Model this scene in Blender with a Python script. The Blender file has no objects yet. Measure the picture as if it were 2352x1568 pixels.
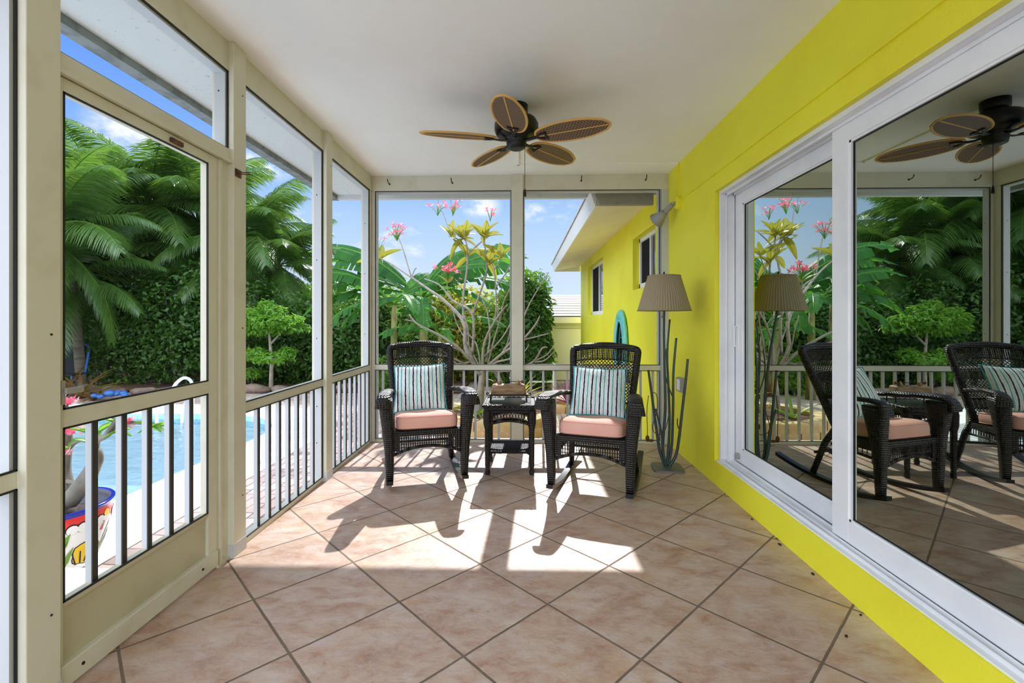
import bpy, math, random
import numpy as np
from mathutils import Vector, Matrix, Quaternion
sin, cos, pi, sqrt = math.sin, math.cos, math.pi, math.sqrt
rad = math.radians
S = bpy.context.scene
COL = S.collection

def lin(h):
    if isinstance(h, str):
        h = h.lstrip('#'); h = [int(h[i:i+2], 16) for i in (0, 2, 4)]
    o = []
    for v in h:
        v = v/255.0
        o.append(v/12.92 if v <= .04045 else ((v+.055)/1.055)**2.4)
    return (o[0], o[1], o[2], 1.0)

# ------------------------------------------------------------------ camera, sky, sun, exposure
F_PX, CAM_H, YAW = 1080.0, 1.25, rad(1.43)
cam = bpy.data.cameras.new('camera'); cam_o = bpy.data.objects.new('camera', cam); COL.objects.link(cam_o)
cam_o.location = (0, 0, CAM_H); cam_o.rotation_euler = (rad(90), 0, YAW)
cam.sensor_width = 36.0; cam.lens = 36.0*F_PX/2352.0; cam.shift_y = -52.0/2352.0
cam.clip_start = .03; cam.clip_end = 300
S.camera = cam_o
S.view_settings.view_transform = 'Standard'; S.view_settings.look = 'None'
S.view_settings.gamma = 1.0; S.view_settings.use_curve_mapping = False
S.view_settings.exposure = 0.32

class G:
    """tiny node-graph helper"""
    def __init__(s, nt):
        s.nt = nt; s.nt.nodes.clear()
    def n(s, t, inp=None, **kw):
        x = s.nt.nodes.new(t)
        for k, v in kw.items(): setattr(x, k, v)
        for k, v in (inp or {}).items(): s.set(x.inputs[k], v)
        return x
    def set(s, sock, v):
        if hasattr(v, 'bl_rna') and hasattr(v, 'is_output'): s.nt.links.new(v, sock)
        elif hasattr(v, 'outputs'): s.nt.links.new(v.outputs[0], sock)
        else: sock.default_value = v
    def m(s, op, a, b=0.0, c=None, clamp=False):
        x = s.n('ShaderNodeMath', operation=op, use_clamp=clamp); s.set(x.inputs[0], a); s.set(x.inputs[1], b)
        if c is not None: s.set(x.inputs[2], c)
        return x.outputs[0]
    def mix(s, f, a, b, blend='MIX'):
        x = s.n('ShaderNodeMix', data_type='RGBA', blend_type=blend)
        s.set(x.inputs['Factor'], f); s.set(x.inputs[6], a); s.set(x.inputs[7], b)
        return x.outputs[2]
    def ss(s, v, a, b):
        x = s.n('ShaderNodeMapRange', interpolation_type='SMOOTHSTEP')
        s.set(x.inputs[0], v); x.inputs[1].default_value = a; x.inputs[2].default_value = b
        return x.outputs[0]
    def noise(s, vec, scale, detail=4, rough=.55, dist=0.0):
        x = s.n('ShaderNodeTexNoise'); s.set(x.inputs['Vector'], vec)
        x.inputs['Scale'].default_value = scale; x.inputs['Detail'].default_value = detail
        x.inputs['Roughness'].default_value = rough; x.inputs['Distortion'].default_value = dist
        return x.outputs[0]
    def mapping(s, vec, loc=(0, 0, 0), rot=(0, 0, 0), sc=(1, 1, 1)):
        x = s.n('ShaderNodeMapping'); s.set(x.inputs[0], vec)
        x.inputs[1].default_value = loc; x.inputs[2].default_value = rot; x.inputs[3].default_value = sc
        return x.outputs[0]
    def ramp(s, f, stops, interp='LINEAR'):
        x = s.n('ShaderNodeValToRGB'); s.set(x.inputs[0], f); r = x.color_ramp; r.interpolation = interp
        while len(r.elements) < len(stops): r.elements.new(.5)
        for e, (p, c) in zip(r.elements, stops): e.position = p; e.color = c
        return x.outputs[0]

w = bpy.data.worlds.new('sky'); S.world = w; w.use_nodes = True
g = G(w.node_tree)
d = g.n('ShaderNodeTexCoord').outputs['Generated']
sp = g.n('ShaderNodeSeparateXYZ'); g.set(sp.inputs[0], d)
sky = g.ramp(g.m('MAXIMUM', sp.outputs[2], 0.0), [(0, lin('#d2e2f4')), (.10, lin('#c2d7f6')), (.20, lin('#a9c9f4')), (.30, lin('#80adf2')), (.45, lin('#5a90ee')), (1, lin('#4a84e8'))])
cv = g.mapping(d, loc=(.35, .1, .2), sc=(1, 1, 2.4))
cn = g.noise(cv, 4.2, 7, .6, .2)
cm = g.m('MULTIPLY', g.ss(cn, .62, .78), g.ss(sp.outputs[2], .02, .14))
pn = g.noise(g.mapping(d, sc=(1, 1, 1.6)), 14, 6, .6)
for dx, dz, rr in ((-.86, .415, .07), (-.555, .335, .06), (-.09, .238, .05), (.02, .225, .035)):     # small fair-weather puffs
    pv = Vector((dx, 1, dz)).normalized()
    dt = g.n('ShaderNodeVectorMath', operation='DISTANCE'); g.set(dt.inputs[0], g.mapping(d, sc=(1, 1, 1.5))); dt.inputs[1].default_value = (pv.x, pv.y, pv.z*1.5)
    pm = g.m('MULTIPLY', g.m('SUBTRACT', 1.0, g.ss(dt.outputs['Value'], rr*.25, rr)), g.ss(pn, .34, .58))
    cm = g.m('MAXIMUM', cm, pm)
sky = g.mix(g.m('MULTIPLY', cm, .8), sky, (1, 1, 1, 1))
back = g.ss(g.m('MULTIPLY', sp.outputs[1], -1.0), -.5, .15)         # unseen sky behind and beside the camera, brightened as added fill
high = g.ss(sp.outputs[2], .55, .85)  # overhead sky, hidden by the roof, lifted for fill too
amt = g.m('MAXIMUM', g.m('MULTIPLY', back, g.ss(sp.outputs[2], -.05, .1)), g.m('MULTIPLY', high, .35))
sky = g.mix(amt, sky, (.88, .95, 1.06, 1))
SKY_FILL = 1.8
bg = g.n('ShaderNodeBackground'); g.set(bg.inputs[0], sky)
g.set(bg.inputs[1], g.m('ADD', 1.0, g.m('MULTIPLY', amt, SKY_FILL)))
g.nt.links.new(bg.outputs[0], g.n('ShaderNodeOutputWorld').inputs[0])

SUN_DIR = Vector((-.036, -1.0, -.86)).normalized()
sun = bpy.data.lights.new('sun', 'SUN'); sun.energy = 5.1; sun.angle = rad(.6); sun.color = (1.0, .985, .965)
sun_o = bpy.data.objects.new('sun', sun); COL.objects.link(sun_o)
sun_o.rotation_euler = SUN_DIR.to_track_quat('-Z', 'Y').to_euler(); sun_o.location = (2, 30, 26)
S.cycles.use_denoising = True
S.cycles.max_bounces = 10; S.cycles.diffuse_bounces = 5; S.cycles.transparent_max_bounces = 16
S.cycles.caustics_reflective = False; S.cycles.caustics_refractive = False
S.cycles.sample_clamp_indirect = 6.0

# ------------------------------------------------------------------ geometry helpers
class MB:
    def __init__(s): s.v = []; s.f = []; s.mi = []
    def add(s, vs, fs, mi=0):
        b = len(s.v); s.v += [tuple(p) for p in vs]; s.f += [tuple(b+i for i in q) for q in fs]; s.mi += [mi]*len(fs); return s
    def box(s, x0, x1, y0, y1, z0, z1, mi=0):
        if x0 > x1: x0, x1 = x1, x0
        if y0 > y1: y0, y1 = y1, y0
        if z0 > z1: z0, z1 = z1, z0
        return s.add([(x0,y0,z0),(x1,y0,z0),(x1,y1,z0),(x0,y1,z0),(x0,y0,z1),(x1,y0,z1),(x1,y1,z1),(x0,y1,z1)],
                     [(0,3,2,1),(4,5,6,7),(0,1,5,4),(1,2,6,5),(2,3,7,6),(3,0,4,7)], mi)
    def prism(s, poly, z0, z1, mi=0):
        n = len(poly)
        return s.add([(x,y,z0) for x,y in poly]+[(x,y,z1) for x,y in poly],
                     [tuple(range(n-1,-1,-1)), tuple(range(n,2*n))]+[(i,(i+1)%n,n+(i+1)%n,n+i) for i in range(n)], mi)
    def hull8(s, p, mi=0):
        return s.add(p, [(0,3,2,1),(4,5,6,7),(0,1,5,4),(1,2,6,5),(2,3,7,6),(3,0,4,7)], mi)
    def sweep(s, pts, rx, ry=None, n=8, up=(0,0,1), pw=1.0, caps=True, mi=0):
        pts = [Vector(p) for p in pts]; k = len(pts)
        if not hasattr(rx, '__len__'): rx = [rx]*k
        if ry is None: ry = rx
        if not hasattr(ry, '__len__'): ry = [ry]*k
        vs = []; up = Vector(up); pa = None
        for i, p in enumerate(pts):
            t = (pts[min(i+1,k-1)]-pts[max(i-1,0)])
            t = t.normalized() if t.length > 1e-9 else Vector((0,0,1))
            a = t.cross(up) if pa is None else (pa - t*pa.dot(t))
            if a.length < 1e-4: a = t.cross(Vector((1,0,0)))
            if a.length < 1e-4: a = t.cross(Vector((0,1,0)))
            a.normalize(); pa = a; b = a.cross(t)
            for j in range(n):
                th = 2*pi*(j+.5)/n; c_, s_ = cos(th), sin(th)
                c_ = math.copysign(abs(c_)**pw, c_); s_ = math.copysign(abs(s_)**pw, s_)
                vs.append(p + a*(rx[i]*c_) + b*(ry[i]*s_))
        fs = [(i*n+j, i*n+(j+1)%n, (i+1)*n+(j+1)%n, (i+1)*n+j) for i in range(k-1) for j in range(n)]
        if caps: fs += [tuple(range(n-1,-1,-1)), tuple((k-1)*n+j for j in range(n))]
        return s.add(vs, fs, mi)
    def loft(s, rings, n=16, pw=.5, mi=0):
        """rings: (x,y,z,hx,hy) rounded rectangles"""
        vs = []
        for (x,y,z,hx,hy) in rings:
            for j in range(n):
                th = 2*pi*(j+.5)/n; c_, s_ = cos(th), sin(th)
                vs.append((x+hx*math.copysign(abs(c_)**pw,c_), y+hy*math.copysign(abs(s_)**pw,s_), z))
        k = len(rings)
        fs = [(i*n+j, i*n+(j+1)%n, (i+1)*n+(j+1)%n, (i+1)*n+j) for i in range(k-1) for j in range(n)]
        fs += [tuple(range(n-1,-1,-1)), tuple((k-1)*n+j for j in range(n))]
        return s.add(vs, fs, mi)
    def lathe(s, prof, n=24, c=(0,0,0), mi=0, capb=True, capt=True):
        vs = [(c[0]+r*cos(2*pi*j/n), c[1]+r*sin(2*pi*j/n), c[2]+z) for r, z in prof for j in range(n)]; k = len(prof)
        fs = [(i*n+j, i*n+(j+1)%n, (i+1)*n+(j+1)%n, (i+1)*n+j) for i in range(k-1) for j in range(n)]
        if capb: fs.append(tuple(range(n-1,-1,-1)))
        if capt: fs.append(tuple((k-1)*n+j for j in range(n)))
        return s.add(vs, fs, mi)
    def grid(s, fn, nu, nv, mi=0, flip=False):
        vs = [fn(i/nu, j/nv) for j in range(nv+1) for i in range(nu+1)]; k = nu+1
        fs = [(j*k+i, j*k+i+1, (j+1)*k+i+1, (j+1)*k+i) for j in range(nv) for i in range(nu)]
        if flip: fs = [q[::-1] for q in fs]
        return s.add(vs, fs, mi)
    def ball(s, c, r, n=12, m=8, sc=(1,1,1), mi=0):
        prof = [(max(1e-4, r*sin(pi*i/m)), -r*cos(pi*i/m)) for i in range(m+1)]
        vs = [(c[0]+q*cos(2*pi*j/n)*sc[0], c[1]+q*sin(2*pi*j/n)*sc[1], c[2]+z*sc[2]) for q, z in prof for j in range(n)]
        fs = [(i*n+j, i*n+(j+1)%n, (i+1)*n+(j+1)%n, (i+1)*n+j) for i in range(m) for j in range(n)]
        return s.add(vs, fs, mi)
    def mesh(s, name, mats, smooth=False):
        me = bpy.data.meshes.new(name); me.from_pydata(s.v, [], s.f)
        if not isinstance(mats, (list, tuple)): mats = [mats]
        for m in mats: me.materials.append(m)
        if any(s.mi): me.polygons.foreach_set('material_index', s.mi)
        if smooth: me.polygons.foreach_set('use_smooth', [True]*len(me.polygons))
        me.update(); return me
    def build(s, name, mats, parent=None, smooth=False, bevel=0.0, loc=None):
        o = bpy.data.objects.new(name, s.mesh(name, mats, smooth)); COL.objects.link(o)
        if parent is not None: o.parent = parent
        if loc is not None: o.location = loc
        if bevel:
            b = o.modifiers.new('edge', 'BEVEL'); b.width = bevel; b.segments = 2; b.limit_method = 'ANGLE'; b.angle_limit = rad(40)
        if smooth == 'auto':
            pass
        return o

def tag(o, label=None, cat=None, group=None, kind=None):
    if label: o['label'] = label
    if cat: o['category'] = cat
    if group: o['group'] = group
    if kind: o['kind'] = kind
    return o
def thing(name, label, cat, loc=(0,0,0), rz=0.0, group=None, kind=None):
    o = bpy.data.objects.new(name, None); COL.objects.link(o); o.empty_display_size = .1
    o.location = loc; o.rotation_euler = (0,0,rz)
    return tag(o, label, cat, group, kind)
def inst(name, me, parent=None, loc=(0,0,0), rot=(0,0,0), sc=1.0):
    o = bpy.data.objects.new(name, me); COL.objects.link(o); o.location = loc; o.rotation_euler = rot
    o.scale = (sc,sc,sc) if not hasattr(sc,'__len__') else sc
    if parent is not None: o.parent = parent
    return o
def dup(root, loc, rz, label=None, group=None):
    r = root.copy(); COL.objects.link(r); r.location = loc; r.rotation_euler = (0,0,rz)
    if label: r['label'] = label
    if group: r['group'] = group
    for ch in list(root.children):
        c = ch.copy(); COL.objects.link(c); c.parent = r
        for gg in list(ch.children):
            d_ = gg.copy(); COL.objects.link(d_); d_.parent = c
    return r
def spline(pts, k=6):
    P = [Vector(p) for p in pts]; out = []
    for i in range(len(P)-1):
        p0 = P[max(i-1,0)]; p1 = P[i]; p2 = P[i+1]; p3 = P[min(i+2,len(P)-1)]
        for j in range(k):
            t = j/k
            out.append(.5*((2*p1)+(p2-p0)*t+(2*p0-5*p1+4*p2-p3)*t*t+(3*p1-p0-3*p2+p3)*t**3))
    out.append(P[-1]); return out
def at(u, v, Y):
    """world point at depth Y seen along a given direction (used to lay out plants at their real distance)"""
    a = (u-1176)/F_PX; b = (732-v)/F_PX; c_, s_ = cos(YAW), sin(YAW)
    dx, dy = a*c_-s_, a*s_+c_; t = Y/dy
    return Vector((dx*t, Y, CAM_H+b*t))

# ------------------------------------------------------------------ materials
M = {}
def pmat(name, rgb, rough=.5, metal=0.0, bump=None, var=None, spec=.5, coords='Object', stretch=(1,1,1)):
    m = bpy.data.materials.new(name); m.use_nodes = True; g = G(m.node_tree)
    p = g.n('ShaderNodeBsdfPrincipled'); p.inputs['Roughness'].default_value = rough; p.inputs['Metallic'].default_value = metal
    p.inputs['Specular IOR Level'].default_value = spec
    c = g.n('ShaderNodeTexCoord').outputs[coords]
    c = g.mapping(c, sc=stretch)
    base = lin(rgb)
    if var:
        sc, rgb2, lo, hi = var
        g.set(p.inputs['Base Color'], g.mix(g.ss(g.noise(c, sc, 5), lo, hi), base, lin(rgb2)))
    else: p.inputs['Base Color'].default_value = base
    if bump:
        sc, st, di = bump
        b = g.n('ShaderNodeBump'); b.inputs['Strength'].default_value = st; b.inputs['Distance'].default_value = di
        g.set(b.inputs['Height'], g.noise(c, sc, 6, .6)); g.set(p.inputs['Normal'], b.outputs[0])
    g.nt.links.new(p.outputs[0], g.n('ShaderNodeOutputMaterial').inputs[0])
    M[name] = m; return m

pmat('cream', '#d9d7c6', .42, bump=(35,.08,.004), var=(6,'#cfcab4',.45,.8))
pmat('kick_shaded', '#c4bea2', .42, var=(5,'#b6ae8f',.45,.8))  # cream darkened: shade on the recessed panel is put into its colour
pmat('cream_skylit', '#c6cacf', .4)  # cream tinted blue-grey, with skylight on the outer faces put into the colour
pmat('gasket', '#141414', .6)
pmat('spline', '#3b3733', .6)
pmat('white_metal', '#eff1f2', .32, var=(3,'#e4e7ea',.4,.7))
pmat('alu', '#c9cbcd', .35, .6)
pmat('ceiling', '#f6f8f9', .75, bump=(60,.12,.006), var=(1.2,'#f1f0ee',.4,.8))
pmat('yellow', '#f3ee36', .6, bump=(28,.22,.01), var=(1.5,'#ece22c',.4,.75))
pmat('soffit', '#d3d7d6', .7, bump=(40,.2,.01), var=(38,'#9ba19f',.62,.76))
pmat('soffit_edge_shade', '#8b908f', .8, var=(12,'#6f7473',.4,.7))  # left drip strip greyed, its unlit look put into the colour
pmat('soffit_cream', '#f4ead0', .7, var=(2,'#efe0bb',.4,.8))
pmat('fascia', '#f4f3f0', .5)
pmat('grey_wood', '#a5a196', .75, var=(7,'#77736a',.5,.8))
pmat('black_metal', '#15161a', .35, .3)
pmat('wicker_slick', '#17171c', .3)
pmat('rust', '#7a4a30', .7, .2, var=(30,'#4a3a33',.4,.6))
pmat('concrete', '#f0eeea', .8, bump=(90,.15,.004), var=(5,'#e2ded6',.45,.8))
pmat('pool_shell', '#eefaff', .7)
pmat('dirt', '#6a5a48', .95, bump=(14,.5,.05), var=(4,'#8b7c66',.4,.7))
pmat('block', '#d8bd8c', .85, bump=(30,.4,.02), var=(5,'#b99561',.35,.75))
pmat('pink_rock', '#86736a', .9, bump=(12,.5,.03), var=(5,'#65544c',.4,.7))
pmat('peach', '#e6b2a4', .8, bump=(160,.12,.002), var=(2,'#dea595',.4,.8))
pmat('teal_pipe', '#3f9ba3', .6)
pmat('teal', '#63bfb6', .5, var=(10,'#9fdcd8',.45,.75), stretch=(1,1,.3))
pmat('mirror_glass', '#30363a', .04, .9)
pmat('shade', '#9d9073', .85, bump=(20,.2,.004))
pmat('lamp_metal', '#46565b', .5, .5, var=(7,'#6b4a3a',.5,.7))
pmat('plate', '#7d776b', .5, .4, var=(5,'#66757a',.45,.7))
pmat('cord', '#6b4a34', .6)
pmat('grey_box', '#9c9a96', .45)
pmat('wood_carved', '#a78a66', .5, bump=(40,.4,.01), var=(9,'#7d5f42',.4,.7), stretch=(1,1,5))
pmat('dark_iron', '#241a18', .45, .5)
pmat('blade_rim', '#d9ad62', .5, bump=(90,.4,.005))
pmat('bark', '#8d8478', .85, bump=(25,.5,.02), var=(6,'#b4a99a',.4,.7))
pmat('plum_bark', '#8a8176', .75, bump=(30,.35,.01), var=(9,'#6a6258',.45,.7))
pmat('palm_trunk', '#6f665a', .9, bump=(20,.5,.03), var=(4,'#4d463c',.4,.7), stretch=(1,1,4))
pmat('banana_stem', '#8a8a52', .6, var=(5,'#6d4a2c',.45,.65), stretch=(1,1,.4))
pmat('adenium', '#7d776c', .6, bump=(15,.3,.02), var=(5,'#5e594f',.4,.7))
pmat('fence', '#5b554d', .9, var=(6,'#3f3a34',.4,.7), stretch=(1,1,.15))
pmat('shed', '#e0e3e2', .7, var=(2,'#d2d5d0',.4,.8))
pmat('shed_door', '#e4e9ef', .6)
pmat('roof_white', '#b4b0ae', .7, var=(3,'#a5a09c',.4,.7), stretch=(.3,4,4))
pmat('dark_glass', '#1c2226', .06, 0.0, spec=1.0)
pmat('sash_screen', '#26282a', .95, spec=.05)
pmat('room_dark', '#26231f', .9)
pmat('pale_green', '#d3dccb', .6)
pmat('blue_plastic', '#2a5ea6', .5)
pmat('dark_fabric', '#20242b', .85)
pmat('mulch', '#5f4534', .95, bump=(40,.8,.02))
pmat('pot_white', '#eef1ee', .15)
pmat('pot_blue', '#1c2a9c', .15)
pmat('pot_red', '#e02a20', .15)
pmat('pot_yellow', '#f5cf2a', .15)
pmat('pot_green', '#6f9c3a', .15)
pmat('pot_black', '#16181c', .2)
pmat('pot_inside', '#4a4a5c', .5)
pmat('soil', '#3f342c', .95)
pmat('brown_speck', '#3a2415', .9)
pmat('stain', '#4b5045', .8)
pmat('pvc_white', '#f4f4f2', .35)

def leafmat(name, c1, c2, trans, c3, rough=.42, tr=.4, spec=.4):
    m = bpy.data.materials.new(name); m.use_nodes = True; g = G(m.node_tree)
    co = g.n('ShaderNodeTexCoord').outputs['Object']
    n = g.noise(co, 3.1, 3); r = g.n('ShaderNodeNewGeometry').outputs['Random Per Island']
    f = g.m('ADD', g.m('MULTIPLY', r, .7), g.m('MULTIPLY', g.ss(n,.35,.65), .3))
    col = g.mix(f, lin(c1), lin(c2)); col2 = g.mix(f, lin(trans), lin(c3))
    p = g.n('ShaderNodeBsdfPrincipled', {'Roughness': rough}); g.set(p.inputs['Base Color'], col); p.inputs['Specular IOR Level'].default_value = spec
    t = g.n('ShaderNodeBsdfTranslucent'); g.set(t.inputs[0], col2)
    x = g.n('ShaderNodeMixShader'); x.inputs[0].default_value = tr
    g.nt.links.new(p.outputs[0], x.inputs[1]); g.nt.links.new(t.outputs[0], x.inputs[2])
    g.nt.links.new(x.outputs[0], g.n('ShaderNodeOutputMaterial').inputs[0]); M[name] = m
leafmat('leaf_dark', '#2d4a20', '#48702c', '#5f9a26', '#7fb534', .35, .3)
leafmat('leaf_mid', '#3c6526', '#6c8f35', '#8cc431', '#b7d84a', .38, .38)
leafmat('leaf_yellow', '#5d7527', '#b3a93c', '#b9cf35', '#e6d84c', .4, .42)
leafmat('leaf_bright', '#4a7a28', '#6f9f38', '#8cc83a', '#b2e050', .34, .42)
leafmat('palm_leaf', '#35542a', '#56783a', '#6f9f34', '#8fb848', .3, .32, .8)
leafmat('banana_leaf', '#24542a', '#3b7434', '#62a82a', '#7cbc38', .5, .45, .25)
leafmat('plum_leaf', '#7d8a34', '#a89c40', '#9fa636', '#c2b240', .4, .38)
leafmat('fallen', '#8a5a2a', '#a8702f', '#c98a3a', '#d09a44', .6, .3)
leafmat('brom_red', '#7d2f2a', '#5d6b33', '#b8453a', '#8fa044', .35, .35)
leafmat('ti_purple', '#7a2f56', '#a85a83', '#c4588e', '#d88fb4', .35, .4)
leafmat('petal', '#d93a5c', '#f06a86', '#f0577a', '#f7a0b0', .5, .4)
leafmat('petal_white', '#f2d9d6', '#e87a92', '#f7d0d0', '#f090a4', .5, .4)

def tile_material():
    m = bpy.data.materials.new('floor_tile'); m.use_nodes = True; g = G(m.node_tree); M['floor_tile'] = m
    co = g.n('ShaderNodeTexCoord').outputs['Object']; L = .4625
    sp = g.n('ShaderNodeSeparateXYZ'); g.set(sp.inputs[0], co); x, y = sp.outputs[0], sp.outputs[1]
    wob = g.m('MULTIPLY', g.m('SUBTRACT', g.noise(co, 16, 3), .5), .010)
    x0, y0 = -.222, 2.392; k = 1/(sqrt(2)*L)
    u = g.m('ADD', g.m('MULTIPLY', g.m('ADD', g.m('SUBTRACT', x, x0), g.m('SUBTRACT', y, y0)), k), wob)
    v = g.m('ADD', g.m('MULTIPLY', g.m('SUBTRACT', g.m('SUBTRACT', y, y0), g.m('SUBTRACT', x, x0)), k), wob)
    def edge(t):
        f = g.m('FRACT', g.m('ADD', t, 100.0)); return g.m('MINIMUM', f, g.m('SUBTRACT', 1.0, f))
    e = g.m('MINIMUM', edge(u), edge(v))
    grout = g.m('SUBTRACT', 1.0, g.ss(e, .008, .014))
    cell = g.n('ShaderNodeCombineXYZ'); g.set(cell.inputs[0], g.m('FLOOR', g.m('ADD', u, 100.0))); g.set(cell.inputs[1], g.m('FLOOR', g.m('ADD', v, 100.0)))
    wn = g.n('ShaderNodeTexWhiteNoise', noise_dimensions='2D'); g.set(wn.inputs['Vector'], cell.outputs[0])
    off = g.n('ShaderNodeVectorMath', operation='SCALE'); g.set(off.inputs[0], wn.outputs['Color']); off.inputs['Scale'].default_value = 9.0
    cc = g.n('ShaderNodeVectorMath', operation='ADD'); g.set(cc.inputs[0], co); g.set(cc.inputs[1], off.outputs[0])
    cs = g.mapping(cc.outputs[0], rot=(0,0,rad(20)), sc=(1,1.6,1))
    n1 = g.noise(cs, 4.6, 9, .70, .35); n2 = g.noise(cs, 10, 8, .70, .6); n3 = g.noise(cs, 2.4, 4, .55)
    c = g.ramp(n1, [(.33, lin('#a5806a')), (.46, lin('#bb9c87')), (.56, lin('#c4ad9b')), (.68, lin('#d0beaf'))])
    c = g.mix(g.m('MULTIPLY', g.ss(n2, .48, .70), .65), c, lin('#cdbcb8'))
    c = g.mix(g.m('MULTIPLY', g.ss(n2, .48, .30), .55), c, lin('#a06f4e'))
    c = g.mix(g.m('MULTIPLY', g.ss(n3, .5, .7), .4), c, lin('#cba884'))
    c = g.mix(g.m('MULTIPLY', g.m('SUBTRACT', wn.outputs['Value'], .5), .25, clamp=True), c, lin('#b59a8c'))
    c = g.mix(grout, c, g.mix(g.noise(co, 3, 3), lin('#51453a'), lin('#8d7a68')))
    p = g.n('ShaderNodeBsdfPrincipled'); g.set(p.inputs['Base Color'], c)
    g.set(p.inputs['Roughness'], g.m('ADD', g.m('ADD', .34, g.m('MULTIPLY', n2, .2)), g.m('MULTIPLY', grout, .4)))
    h = g.m('SUBTRACT', g.m('ADD', g.m('MULTIPLY', g.noise(cs, 14, 7, .65, 1.2), .8), g.m('MULTIPLY', n2, .5)), g.m('MULTIPLY', grout, 1.2))
    b = g.n('ShaderNodeBump'); b.inputs['Strength'].default_value = .35; b.inputs['Distance'].default_value = .006; g.set(b.inputs['Height'], h)
    g.set(p.inputs['Normal'], b.outputs[0]); g.nt.links.new(p.outputs[0], g.n('ShaderNodeOutputMaterial').inputs[0])
tile_material()

def brick_paver():
    m = bpy.data.materials.new('paver'); m.use_nodes = True; g = G(m.node_tree); M['paver'] = m
    co = g.n('ShaderNodeTexCoord').outputs['Object']
    wob = g.n('ShaderNodeVectorMath', operation='ADD'); g.set(wob.inputs[0], g.mapping(co, rot=(0,0,rad(90))))
    nz = g.n('ShaderNodeTexNoise'); g.set(nz.inputs['Vector'], co); nz.inputs['Scale'].default_value = 5
    sc = g.n('ShaderNodeVectorMath', operation='SCALE'); g.set(sc.inputs[0], nz.outputs['Color']); sc.inputs['Scale'].default_value = .03
    g.set(wob.inputs[1], sc.outputs[0])
    b = g.n('ShaderNodeTexBrick'); g.set(b.inputs['Vector'], wob.outputs[0])
    b.inputs['Color1'].default_value = lin('#c2b0a6'); b.inputs['Color2'].default_value = lin('#988580'); b.inputs['Mortar'].default_value = lin('#4f423a')
    b.inputs['Scale'].default_value = 1.0; b.inputs['Brick Width'].default_value = .215; b.inputs['Row Height'].default_value = .11
    b.inputs['Mortar Size'].default_value = .006; b.inputs['Mortar Smooth'].default_value = .3
    c = g.mix(g.m('MULTIPLY', g.ss(g.noise(co, 2.5, 4), .4, .7), .5), b.outputs[0], lin('#b7a69b'))
    p = g.n('ShaderNodeBsdfPrincipled', {'Roughness': .85}); g.set(p.inputs['Base Color'], c)
    bu = g.n('ShaderNodeBump'); bu.inputs['Strength'].default_value = .6; bu.inputs['Distance'].default_value = .01; bu.invert = True
    g.set(bu.inputs['Height'], b.outputs['Fac']); g.set(p.inputs['Normal'], bu.outputs[0])
    g.nt.links.new(p.outputs[0], g.n('ShaderNodeOutputMaterial').inputs[0])
brick_paver()

def weave(name, rgb, rgb2, kx, ky, kz, rough=.38, st=.8, di=.004):
    m = bpy.data.materials.new(name); m.use_nodes = True; g = G(m.node_tree); M[name] = m
    co = g.n('ShaderNodeTexCoord').outputs['Object']; sp = g.n('ShaderNodeSeparateXYZ'); g.set(sp.inputs[0], co)
    def s_(o, k): return g.m('SINE', g.m('MULTIPLY', sp.outputs[o], k))
    a = g.m('MULTIPLY', s_(2, kz), .6)
    b_ = g.m('MULTIPLY', g.m('MULTIPLY', s_(0, kx), s_(1, ky)), .5)
    h = g.m('ADD', g.m('ADD', a, b_), g.m('MULTIPLY', g.noise(co, 60, 3), .4))
    p = g.n('ShaderNodeBsdfPrincipled', {'Roughness': rough}); g.set(p.inputs['Base Color'], g.mix(g.ss(h, -.4, .9), lin(rgb), lin(rgb2)))
    b = g.n('ShaderNodeBump'); b.inputs['Strength'].default_value = st; b.inputs['Distance'].default_value = di; g.set(b.inputs['Height'], h)
    g.set(p.inputs['Normal'], b.outputs[0]); g.nt.links.new(p.outputs[0], g.n('ShaderNodeOutputMaterial').inputs[0])
weave('wicker', '#0b0807', '#1f1714', 330, 330, 420)
weave('blade_weave', '#43342a', '#94775c', 300, 170, 30, .5, .6, .003)

def stripe_mat():
    m = bpy.data.materials.new('pillow_stripe'); m.use_nodes = True; g = G(m.node_tree); M['pillow_stripe'] = m
    co = g.n('ShaderNodeTexCoord').outputs['Object']; sp = g.n('ShaderNodeSeparateXYZ'); g.set(sp.inputs[0], co)
    x = g.m('ADD', sp.outputs[0], g.m('MULTIPLY', g.m('SUBTRACT', g.noise(g.mapping(co, sc=(2,2,1)), 22, 3), .5), .010))
    t = g.m('FRACT', g.m('ADD', g.m('MULTIPLY', x, 1/.062), 20.0))
    W = lin('#e9ecea'); NV = lin('#151b3a'); TL = lin('#5aa9ad'); LT = lin('#9fcfcf')
    c = g.ramp(t, [(0, W), (.12, NV), (.30, W), (.44, LT), (.49, W), (.61, TL), (.76, W), (.9, LT), (.94, W)], 'CONSTANT')
    c = g.mix(g.m('MULTIPLY', g.ss(g.noise(co, 70, 3), .55, .8), .35), c, W)
    p = g.n('ShaderNodeBsdfPrincipled', {'Roughness': .85}); g.set(p.inputs['Base Color'], c)
    b = g.n('ShaderNodeBump'); b.inputs['Strength'].default_value = .2; b.inputs['Distance'].default_value = .004; g.set(b.inputs['Height'], g.noise(co, 30, 4))
    g.set(p.inputs['Normal'], b.outputs[0]); g.nt.links.new(p.outputs[0], g.n('ShaderNodeOutputMaterial').inputs[0])
stripe_mat()

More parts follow.
